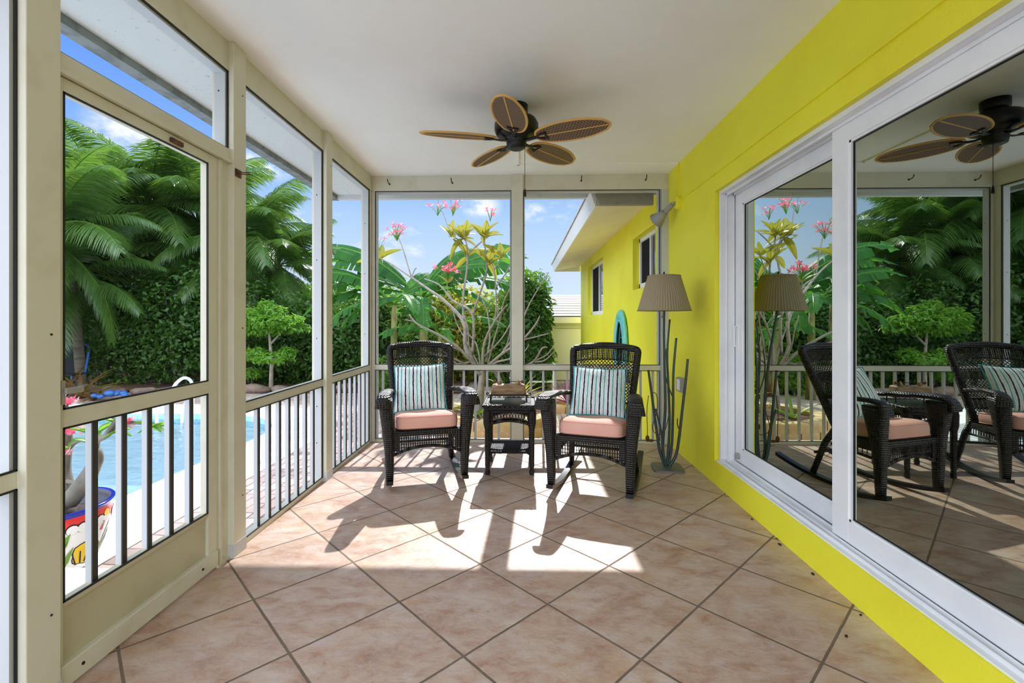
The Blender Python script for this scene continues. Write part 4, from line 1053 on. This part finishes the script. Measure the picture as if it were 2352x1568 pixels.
# plumeria in a ring of blocks
YP = 7.35
pl = thing('plumeria_tree', 'bare-branched plumeria with yellowing leaf tips and pink flowers, in the block ring', 'tree', (0, 0, 0))
br = MB(); tips = []
def limb(uvY, r0, r1):
    P = spline([at(u, v, y) for u, v, y in uvY], 5); k = len(P)
    br.sweep(P, [.72*(r0+(r1-r0)*i/(k-1)) for i in range(k)], n=8); return P[-1]
limb([(1100,985,7.3),(1104,910,7.3),(1108,842,7.35)], .085, .065)
limb([(1112,985,7.4),(1135,930,7.45),(1150,880,7.5),(1125,835,7.4)], .055, .045)
L_ = [ ([(1104,860,7.32),(1070,800,7.4),(1065,740,7.5),(1020,690,7.9),(985,665,8.2),(945,637,8.6),(905,610,8.9),(868,590,9.1)], .050, .016),
 ([(945,637,8.6),(925,570,8.8),(915,545,8.9),(912,532,8.9)], .018, .010), ([(945,637,8.6),(952,620,8.6),(957,615,8.6)], .016,.012),
 ([(1065,740,7.5),(1064,680,7.6),(1072,620,7.7),(1073,585,7.8)], .030, .020), ([(1073,585,7.8),(1060,555,7.8),(1036,538,7.9),(1018,490,8.1),(1005,478,8.2)], .018, .010), ([(1073,585,7.8),(1072,560,7.7),(1063,545,7.7)], .016, .011), ([(1073,585,7.8),(1100,560,7.6),(1132,535,7.5)], .018, .012),
 ([(1085,815,7.4),(1085,722,7.4),(1040,690,7.6),(1010,655,7.8),(975,640,8.0)], .034, .013), ([(1040,690,7.6),(1028,665,7.6),(1027,640,7.6)], .014, .009),
 ([(1085,722,7.4),(1100,680,7.4),(1118,620,7.3),(1113,560,7.2),(1112,540,7.2)], .030, .013),
 ([(1108,845,7.35),(1112,790,7.3),(1135,740,7.2),(1165,700,7.1)], .036, .014), ([(1135,740,7.2),(1140,700,7.2),(1135,620,7.2),(1122,595,7.2)], .020, .011), ([(1135,620,7.2),(1152,590,7.1)], .013, .010), ([(1135,665,7.2),(1160,630,7.1),(1170,612,7.1)], .014, .011),
 ([(1100,850,7.3),(1060,805,7.2),(1010,770,7.1),(960,745,7.0),(940,722,7.0)], .036, .013), ([(950,738,7.0),(930,734,7.0)], .012, .011),
 ([(1060,805,7.2),(1020,790,7.1),(985,782,7.0)], .018, .012), ([(1085,830,7.3),(1050,835,7.2),(1030,815,7.1),(1005,800,7.1)], .022, .012),
 ([(1090,840,7.3),(1060,848,7.2),(1030,845,7.1)], .018, .012), ([(1110,850,7.35),(1150,815,7.2),(1200,780,7.0),(1230,745,6.9),(1240,725,6.9)], .036, .012), ([(1200,780,7.0),(1225,775,6.9),(1262,765,6.8)], .016, .011),
 ([(1150,815,7.2),(1190,760,7.3),(1215,700,7.4),(1260,625,7.5)], .024, .010), ([(1120,850,7.35),(1180,850,7.1),(1225,830,6.9),(1245,800,6.8),(1258,798,6.8)], .030, .011), ([(1225,830,6.9),(1255,815,6.8),(1272,795,6.8)], .014, .010), ([(1225,830,6.9),(1250,828,6.8),(1275,806,6.8)], .013, .010),
 ([(1115,830,7.4),(1125,780,7.6),(1120,720,7.8),(1108,690,7.9)], .022, .012), ([(1100,840,7.4),(1075,790,7.6),(1050,745,7.8),(1040,712,7.9)], .02, .011), ([(1110,820,7.4),(1150,780,7.5),(1180,730,7.6),(1200,690,7.7)], .022, .011),
 ([(1120,840,7.4),(1132,790,7.3),(1148,735,7.2),(1158,690,7.1),(1176,655,7.0)], .022, .012), ([(1148,735,7.2),(1140,700,7.2),(1146,672,7.2)], .014, .010), ([(1125,845,7.4),(1160,800,7.3),(1172,760,7.2),(1176,720,7.2)], .022, .011),
 ([(1095,845,7.3),(1078,800,7.2),(1075,755,7.1),(1066,725,7.1)], .02, .011), ([(1090,850,7.3),(1040,822,7.0),(1000,815,6.9),(968,800,6.9)], .022, .012), ([(1112,850,7.4),(1140,832,7.0),(1175,822,6.8),(1196,800,6.8)], .022, .012),
 ([(1104,845,7.4),(1094,790,7.7),(1070,760,8.0),(1058,735,8.1)], .018, .011), ([(1175,822,6.8),(1205,806,6.7),(1215,790,6.7)], .014, .010), ([(1120,850,7.4),(1165,842,7.3),(1210,845,7.2),(1250,850,7.1)], .022, .011) ]
for pts, r0, r1 in L_: limb(pts, r0, r1)
br.build('branches', M['plum_bark'], pl, smooth=True)
def plum_leaf(name, L, wd, curl, seed):
    mb = MB()
    def fn(i, j):
        u, v = 2*i-1, j; wv = wd*(sin(pi*(.03+.94*v**.75)))**.8
        return (u*wv, L*v, -curl*L*v*v+abs(u)*wv*.35)
    mb.grid(fn, 4, 8); mb.sweep([(0,-.05*L,0),(0,.0,0),(0,L*.5,-curl*L*.25-.002),(0,L*.95,-curl*L*.9-.002)], [.006,.005,.004,.002], n=5); return mb.mesh(name, M['plum_leaf'], True)
PLM = [plum_leaf('leaf', .38, .07, c_, i) for i, c_ in enumerate((.10,.25,.45))]
rnd = random.Random(12)
def rosette(u, v, y, n_, sc, spread=1.0):
    c = at(u, v, y)
    for i in range(n_):
        az = 2.4*i+rnd.uniform(-.3,.3); el = rnd.uniform(.55,1.35) if i < n_*.7 else rnd.uniform(-.7,.3)
        inst('leaf', PLM[i % 3], pl, tuple(c), (el*spread, rnd.uniform(-.5,.5), az), sc*rnd.uniform(.75,1.1))
rosette(1063,548,7.7,13,.92); rosette(1112,545,7.2,10,.85); rosette(1122,602,7.2,6,.75); rosette(1036,542,7.9,5,.85); rosette(868,600,9.1,4,1.3); rosette(1152,590,7.1,4,.9); rosette(1075,590,7.8,4,1.0); rosette(1027,650,7.6,2,.7)
def flowers(u, v, y, n_, sc, sd_):
    c = at(u, v, y); r = random.Random(sd_); st = MB(); f = MB()
    for i in range(n_):
        o_ = Vector((r.gauss(0,.08), r.gauss(0,.07), r.uniform(-.02,.13)))*sc; e = c+o_
        st.sweep([c-Vector((0,0,.12*sc)), c+o_*.5-Vector((0,0,.03)), e], .004*sc, n=4)
        ax = Vector((r.gauss(0,.6), -.4+r.gauss(0,.5), .6)).normalized(); q = ax.to_track_quat('Z','Y'); a0_ = r.uniform(0,6)
        for k in range(5):
            a = a0_+k*1.257; R = .042*sc
            pts = [Vector((0,0,0)), Vector((cos(a-.45)*R*.7,sin(a-.45)*R*.7,R*.35)), Vector((cos(a)*R*1.15,sin(a)*R*1.15,R*.4)), Vector((cos(a+.45)*R*.7,sin(a+.45)*R*.7,R*.35))]
            f.add([e+q@p_ for p_ in pts], [(0,1,2,3)], 0 if r.random() < .75 else 1)
    o = f.build('flower_cluster', [M['petal'], M['petal_white']], pl); st.build('flower_stalk', M['leaf_bright'], o)
for a in ((912,535,8.9,16,1.25,1),(1028,625,7.6,20,1.1,2),(1005,478,8.2,9,1.1,3),(1040,478,8.0,11,1.1,4),(872,560,9.1,4,1.1,5),(1126,492,7.2,7,.9,6),(1048,652,7.6,3,.8,7)): flowers(*a)

def ring(cx, cy, r, n_, courses, label, group, hh=.13, a0=0, a1=2*pi):
    rn = random.Random(int(r*100))
    me = MB().hull8([(-.15,-.10,0),(.15,-.10,0),(.115,.10,0),(-.115,.10,0),(-.15,-.10,hh),(.15,-.10,hh),(.115,.10,hh),(-.115,.10,hh)]).mesh('retaining_block', M['block'])
    for c_ in range(courses):
        for i in range(n_):
            a = a0+(a1-a0)*(i+.5*(c_ % 2))/n_
            o = inst('retaining_block', me, None, (cx+r*cos(a), cy+r*sin(a), GZ+c_*hh), (0,0,a+pi/2+rn.uniform(-.02,.02)))
            tag(o, label[c_], 'block', group)
ring(-.42, 7.28, .80, 17, 2, ['tan concrete block in the bottom course of the ring around the plumeria','tan concrete block in the top course of the ring around the plumeria'], 'blocks of the plumeria ring', a0=0, a1=2*pi*17/17)
o = MB().lathe([(.71,0),(.69,.20),(.3,.24),(.01,.25)], 24, (-.42,7.28,GZ), capt=False).build('planter_soil', M['mulch']); tag(o, 'brown mulch filling the block ring under the plumeria', 'mulch', kind='stuff')
# blade-leaved plants at its foot
def strap_plant(name, label, cat, x, y, z, n_, L, wd, mat, seed, el=(.5,1.3), group=None):
    r = random.Random(seed); t = thing(name, label, cat, (x,y,z), 0, group)
    for i in range(n_):
        a = 2.4*i+r.uniform(-.3,.3); e = r.uniform(*el); l = L*r.uniform(.7,1.1); mb = MB(); p = Vector((0,0,0)); V = []
        sd_ = Vector((-sin(a), cos(a), 0))
        for k in range(7):
            w_ = wd*(1-(k/6.2)**2)*(.7+.3*min(1,k/2)); V += [p-sd_*w_, p+Vector((0,0,-w_*.4)), p+sd_*w_]
            p = p+Vector((cos(a)*cos(e), sin(a)*cos(e), sin(e)))*l/6; e -= .16
        mb.add(V, [(k*3+j,k*3+j+1,k*3+j+4,k*3+j+3) for k in range(6) for j in range(2)]); mb.build('leaf', M[mat], t, smooth=True)
    return t
strap_plant('yucca', 'clump of stiff green and yellow blades under the plumeria', 'plant', -.10, 7.55, GZ+.22, 14, .75, .035, 'leaf_yellow', 3)
strap_plant('yucca', 'loose pale blades leaning from the block ring beside the trunk', 'plant', -.75, 7.0, GZ+.2, 9, .6, .028, 'leaf_mid', 9)
strap_plant('ti_plant', 'purple-pink leafy plant in the small bed beyond the right chair', 'plant', .82, 8.75, GZ+.1, 26, .50, .05, 'ti_purple', 5, (.3,1.35))
ring(.85, 8.8, .42, 9, 1, ['tan block edging the purple plant bed'], 'blocks of the purple plant bed', .12)
strap_plant('bromeliad', 'reddish bromeliad with long arching leaves beyond the pool, by the patio chair', 'plant', at(185,900,9.6).x, 9.6, GZ, 20, 1.0, .045, 'brom_red', 6, (.4,1.3))
strap_plant('bromeliad', 'second reddish bromeliad at the far left edge of the pool', 'plant', at(150,900,9.9).x, 9.9, GZ, 16, .95, .045, 'brom_red', 16, (.4,1.3))
strap_plant('bromeliad', 'low red bromeliad in front of the hedge beyond the pool handrail', 'plant', at(215,905,9.4).x, 9.4, GZ, 12, .5, .04, 'brom_red', 26, (.4,1.2))

# rocks edging the bed, mulch, fence
r = random.Random(3)
rk = []
for i in range(15):
    x = -11.6+.62*i+r.uniform(-.06,.06); y = 10.35+.12*sin(i*.9)+(.0 if i < 11 else .28*(i-10))
    mb = MB(); mb.ball((0,0,.08), .30, 14, 8, (1.05,.6,.34)); 
    mb.v = [(a*(1+.16*sin(7*b+i)), b*(1+.2*sin(9*a+2*i)), c_*(1+.25*sin(6*a+i))) for a,b,c_ in mb.v]
    o = mb.build('border_rock', M['pink_rock'], None, True); o.location = (x, y, GZ); o.rotation_euler = (0,0,r.uniform(-.3,.3))
    tag(o, 'flat pinkish rock edging the hedge bed beyond the pool', 'rock', 'rocks edging the hedge bed')
struct('ground_bed', MB().grid(lambda i, j: (-14+12.6*i, 10.45+3.2*j, GZ+.03+.05*sin(i*40)*sin(j*7)), 40, 6), M['mulch'])
fn = thing('wooden_fence', 'weathered dark plank fence behind the shrubs', 'fence', (0, 13.6, GZ))
for k in range(0, 100):
    MB().box(-17+.168*k, -17+.168*k+.155, 0, .02, 0, 1.75).build('plank', M['fence'], fn)
MB().box(-17, -.2, .021, .06, .3, .38).build('rail', M['fence'], fn); MB().box(-17, -.2, .021, .06, 1.3, 1.38).build('rail', M['fence'], fn)

# white shed
YS = 12.7
sh = thing('shed', 'cream shed with a white ribbed roof and a pale door panel, beyond the yellow house', 'shed', (0, YS, GZ))
mb = MB().box(-.7, 1.9, .05, 3.0, 0, 1.60)
for k in range(12): mb.hull8([(-.7,.028,.13*k),(.60,.028,.13*k),(.60,.05,.13*k),(-.7,.05,.13*k),(-.7,.045,.13*k+.128),(.60,.045,.13*k+.128),(.60,.05,.13*k+.128),(-.7,.05,.13*k+.128)])
mb.build('wall', M['shed'], sh)
MB().box(.68, 1.9, .0, .05, .02, 1.40).build('door', M['shed_door'], sh, bevel=.004)
MB().box(.60, .66, .02, .05, 0, 1.44).box(.60, 1.9, .02, .05, 1.42, 1.47).build('door_frame', M['shed'], sh)
MB().box(-.9, 2.1, -.20, -.16, 1.56, 1.74).build('fascia', M['fascia'], sh)
mb = MB()
for k in range(9):
    y0, y1 = -.2+.24*k, -.2+.24*(k+1)+.03; z0_, z1_ = 1.72+.075*k, 1.72+.075*(k+1)
    mb.hull8([(-.9,y0,z0_),(2.1,y0,z0_),(2.1,y1,z1_),(-.9,y1,z1_),(-.9,y0,z0_+.035),(2.1,y0,z0_+.035),(2.1,y1,z1_+.02),(-.9,y1,z1_+.02)])
mb.build('roof', M['roof_white'], sh)
MB().box(-.7,1.9,-.16,.05,1.55,1.58).build('eave', M['shed'], sh)
# small pale bench table by the shed
c = at(1245, 905, 10.9)
bt = thing('garden_table', 'small pale green garden table in front of the shed', 'table', (c.x, 10.9, GZ))
MB().box(-.30,.30,-.2,.2,.60,.64).build('top', M['pale_green'], bt, bevel=.005)
for sx in (-1,1):
    for sy in (-1,1): MB().box(sx*.26-.025,sx*.26+.025,sy*.16-.025,sy*.16+.025,0,.60).build('leg', M['pale_green'], bt)
MB().box(-.26,.26,-.17,.17,.22,.25).build('shelf', M['pale_green'], bt)
# far conifer
c = at(1224, 700, 24)
ft = thing('distant_tree', 'distant dark rounded tree behind the shed roof', 'tree', (c.x, 24, GZ-.3))
inst('foliage', leaf_cloud('foliage', [(0,0,3.5,.75,.7,.8),(.35,0,3.9,.5,.5,.5),(-.5,0,3.7,.6,.5,.55),(.2,0,2.9,.6,.6,.6),(-.9,0,3.3,.6,.5,.5)], 2600, .13, .05, M['leaf_dark'], 91), ft)
MB().sweep([(0,0,-.9),(0,0,3.2)], [.16,.10], n=9).build('trunk', M['bark'], ft)
far = [(-20,17,'far left'),(-12.5,17.5,'middle'),(-8.5,17.8,'right')]
for i, (x, y, lb) in enumerate(far):
    shrub('background_tree', 'dark leafy tree beyond the fence, the %s one' % lb, 'tree', x, y, 3.0, 2.0, 4.0-.4*i, 'leaf_dark', .22, .11, 5000, 140+i, 'trees beyond the fence', .3, 12, 3)

# oval mirror on the house wall
mr = thing('oval_mirror', 'oval mirror in a thick turquoise frame hung outside on the yellow wall', 'mirror', (HX, 6.90, .84))
mb = MB(); ry_, rz_ = .34, .47
for k_, (dx, rr) in enumerate(((-.02,.085),)):
    pass
P = [(-.035, ry_*cos(2*pi*i/48), rz_*sin(2*pi*i/48)) for i in range(49)]
mb.sweep(P, .075, .035, n=12, up=(1,0,0)); mb.build('frame', M['teal'], mr, smooth=True)
mb = MB(); mb.sweep([(-.05, .78*ry_*cos(2*pi*i/48), .82*rz_*sin(2*pi*i/48)) for i in range(49)], .02, .016, n=8, up=(1,0,0)); mb.build('inner_moulding', M['teal'], mr, smooth=True)
mb = MB(); mb.add([(-.03, .8*ry_*cos(2*pi*i/48), .84*rz_*sin(2*pi*i/48)) for i in range(48)]+[(-.01, .8*ry_*cos(2*pi*i/48), .84*rz_*sin(2*pi*i/48)) for i in range(48)],
       [tuple(range(48))[::-1], tuple(range(48,96))]+[(i,(i+1)%48,48+(i+1)%48,48+i) for i in range(48)]); mb.build('glass', M['mirror_glass'], mr)

# ------------------------------------------------------------------ poolside things
# painted pot with a desert rose
px, py = -3.17, 3.08
pt_ = thing('painted_pot', 'big glazed pot painted with yellow flowers, red band and blue rim, beside the pool', 'pot', (px, py, GZ))
prof = [(.21,0),(.232,.02),(.265,.12),(.297,.24),(.315,.31),(.316,.36),(.308,.39),(.325,.41),(.332,.42)]
def prad(z):
    for (r0,z0_),(r1,z1_) in zip(prof, prof[1:]):
        if z <= z1_: return r0+(r1-r0)*(z-z0_)/(z1_-z0_)
    return prof[-1][0]
mb = MB().lathe(prof+[(.325,.428),(.305,.425),(.293,.40),(.285,.345),(.01,.335)], 40, capt=False)
for i, q_ in enumerate(mb.f[:-1]):
    k_ = i//40; mb.mi[i] = 0 if k_ < 4 else (2 if k_ < 6 else (1 if k_ < 10 else 3))
body = mb.build('body', [M['pot_white'], M['pot_blue'], M['pot_red'], M['pot_inside']], pt_, smooth=True)
dec = MB()
def patch(poly, mi, off):
    vs = [((prad(z)+off)*cos(a), (prad(z)+off)*sin(a), z) for a, z in poly]; ca = sum(a for a,z in poly)/len(poly); cz = sum(z for a,z in poly)/len(poly)
    vs.append(((prad(cz)+off)*cos(ca), (prad(cz)+off)*sin(ca), cz)); n_ = len(poly)
    dec.add(vs, [(i,(i+1)%n_,n_) for i in range(n_)], mi)
def disc(a, z, ra, rz__, mi, off, n_=16, f=0): patch([(a+ra*cos(2*pi*i/n_)*(1+f*cos(2*pi*i/n_*5)), z+rz__*sin(2*pi*i/n_)*(1+f*cos(2*pi*i/n_*5))) for i in range(n_)], mi, off)
for k in range(6):
    a = -1.15+1.047*k
    for j in range(5): disc(a-.36+.18*j, .318, .115, .035, 5, .0015); disc(a-.36+.18*j, .314, .10, .030, 0, .0028)
    disc(a, .13, .33, .085, 5, .0020, 20, .08); disc(a, .13, .31, .078, 2, .0032, 20, .08)
    for j in range(5): patch([(a-.03+.1*(j-2),.06),(a+.16*(j-2)-.012,.15),(a+.16*(j-2)+.012,.15),(a+.01+.1*(j-2),.06)], 5, .0046)
    for s in (-1,): 
        patch([(a+.36,.03),(a+.46,.13),(a+.62,.22),(a+.66,.30),(a+.56,.27),(a+.44,.18),(a+.34,.08)], 3, .0036); patch([(a+.42,.06),(a+.52,.15),(a+.63,.26),(a+.53,.18)], 5, .0050)
        patch([(a+.52,.02),(a+.68,.10),(a+.74,.20),(a+.62,.15),(a+.50,.06)], 3, .0040)
    patch([(a-.02,.215),(a+.0,.27),(a-.035,.27)], 5, .003); patch([(a+.22,.24),(a+.30,.30),(a+.30,.235)], 1, .0044); disc(a+.36, .345, .09, .022, 2, .003)
o = dec.build('painted_flowers', [M['pot_white'], M['pot_red'], M['pot_yellow'], M['pot_green'], M['pot_blue'], M['pot_black']], body, smooth=True)
MB().lathe([(.283,.337),(.15,.35),(.01,.355)], 24, capt=False, capb=False).build('soil', M['soil'], pt_)
ro_ = thing('desert_rose', 'desert rose with a swollen grey trunk and pink flowers growing in the painted pot', 'plant', (0,0,0))
b0 = Vector((px, py, GZ+.34)); mb = MB()
mb.sweep([b0+Vector((.0,0,-.02)), b0+Vector((.01,0,.05)), b0+Vector((-.03,.0,.13))], [.13,.115,.075], n=14)
def tw(pts, r0, r1):
    P = spline([at(u,v,y) for u,v,y in pts], 5); k = len(P); mb.sweep(P, [r0+(r1-r0)*i/(k-1) for i in range(k)], n=9)
tw([(160,1150,3.08),(195,1105,3.05),(212,1075,3.02),(222,1050,3.0),(216,1030,3.0)], .058, .030)
tw([(216,1040,3.0),(222,1012,2.98),(245,1000,2.96),(262,982,2.95),(300,970,2.95),(340,975,2.95)], .026, .008)
tw([(222,1012,2.98),(212,985,3.0),(196,960,3.0),(178,945,3.0)], .020, .009)
tw([(240,1002,2.97),(262,970,2.9),(285,940,2.9),(305,928,2.9)], .016, .006)
tw([(150,1130,3.1),(142,1080,3.12),(150,1000,3.1),(140,960,3.1),(152,925,3.1)], .060, .016)
tw([(146,1050,3.12),(170,1018,3.08),(196,1010,3.05),(205,1018,3.05)], .016, .007)
tw([(150,1105,3.1),(175,1108,3.06),(196,1095,3.0)], .015, .010)
tw([(144,1000,3.1),(170,985,3.05),(196,990,3.02)], .014, .007)
mb.build('trunk', M['adenium'], ro_, smooth=True)
LM = plum_leaf('leaf', .09, .022, .2, 1); rnd = random.Random(7); LM.materials[0] = M['leaf_bright']
for u, v, y, n_ in ((352,978,2.95,9),(262,968,2.92,5),(230,990,2.96,4),(196,992,3.02,4),(205,1016,3.05,3),(270,990,2.95,4),(160,1030,3.06,2)):
    c = at(u,v,y)
    for i in range(n_): inst('leaf', LM, ro_, tuple(c), (rnd.uniform(-.3,1.1), rnd.uniform(-.4,.4), 2.4*i), rnd.uniform(.8,1.2))
def bloom(u, v, y, n_, sd_):
    c = at(u,v,y); r = random.Random(sd_); f = MB()
    for i in range(n_):
        e = c+Vector((r.gauss(0,.025),r.gauss(0,.025),r.gauss(0,.018))); q_ = Vector((r.gauss(0,.5),-.7,.6)).to_track_quat('Z','Y'); a0_ = r.uniform(0,6)
        for k in range(5):
            a = a0_+k*1.257; R = .03
            f.add([e+q_@p_ for p_ in (Vector((0,0,0)),Vector((cos(a-.5)*R*.8,sin(a-.5)*R*.8,R*.3)),Vector((cos(a)*R*1.2,sin(a)*R*1.2,R*.35)),Vector((cos(a+.5)*R*.8,sin(a+.5)*R*.8,R*.3)))], [(0,1,2,3)], 0 if i % 3 else 1)
    f.build('flower_cluster', [M['petal'], M['petal_white']], ro_)
for a in ((155,925,3.1,6,1),(172,984,3.04,4,2),(290,972,2.94,4,3),(153,1036,3.06,4,4)): bloom(*a)
# pool handrail
c = at(452, 945, 8.55)
hr = thing('pool_handrail', 'white curved handrail at the far edge of the pool', 'handrail', (c.x, 8.5, GZ))
for s in (-1, 1):
    x = s*.22
    MB().sweep(spline([(x,.25,0),(x,.25,.30),(x,.20,.50),(x,.02,.58),(x,-.18,.50),(x,-.32,.34),(x,-.48,.25),(x,-.60,.12),(x,-.62,-.2)], 6), .028, n=10).build('rail', M['pvc_white'], hr, smooth=True)
    MB().lathe([(.05,0),(.045,.02),(.03,.025)], 14, (x,.25,0)).build('flange', M['pvc_white'], hr)
# patio chair with a blue frame, crumpled pool float
c = at(178, 870, 10.6)
pc = thing('patio_chair', 'dark sling patio chair with a blue frame against the hedge', 'chair', (c.x, 10.3, GZ), rad(15))
for s in (-1,1):
    MB().sweep([(s*.24,-.22,0),(s*.24,-.20,.42)], .018, n=8).build('leg', M['blue_plastic'], pc); MB().sweep([(s*.24,.25,0),(s*.24,.22,.42)], .018, n=8).build('leg', M['blue_plastic'], pc)
MB().sweep(spline([(-.26,.22,.42),(-.27,.34,.95),(-.20,.37,1.06),(0,.38,1.09),(.20,.37,1.06),(.27,.34,.95),(.26,.22,.42)], 6), .030, n=10).build('back_frame', M['blue_plastic'], pc, smooth=True)
MB().box(-.25,.25,-.23,.24,.41,.44).build('seat', M['dark_fabric'], pc); MB().hull8([(-.24,.235,.44),(.24,.235,.44),(.24,.255,.44),(-.24,.255,.44),(-.25,.345,1.04),(.25,.345,1.04),(.25,.365,1.04),(-.25,.365,1.04)]).build('backrest', M['dark_fabric'], pc)
c = at(258, 912, 9.45)
mb = MB(); r = random.Random(2)
for i in range(9): mb.ball((r.uniform(-.28,.28), r.uniform(-.12,.12), r.uniform(.05,.18)), r.uniform(.05,.085), 10, 7, (1.3,1,.8))
o = mb.build('pool_float', M['blue_plastic'], None, True); o.location = (c.x, 9.45, GZ); tag(o, 'crumpled blue pool float lying at the far edge of the pool', 'pool float')
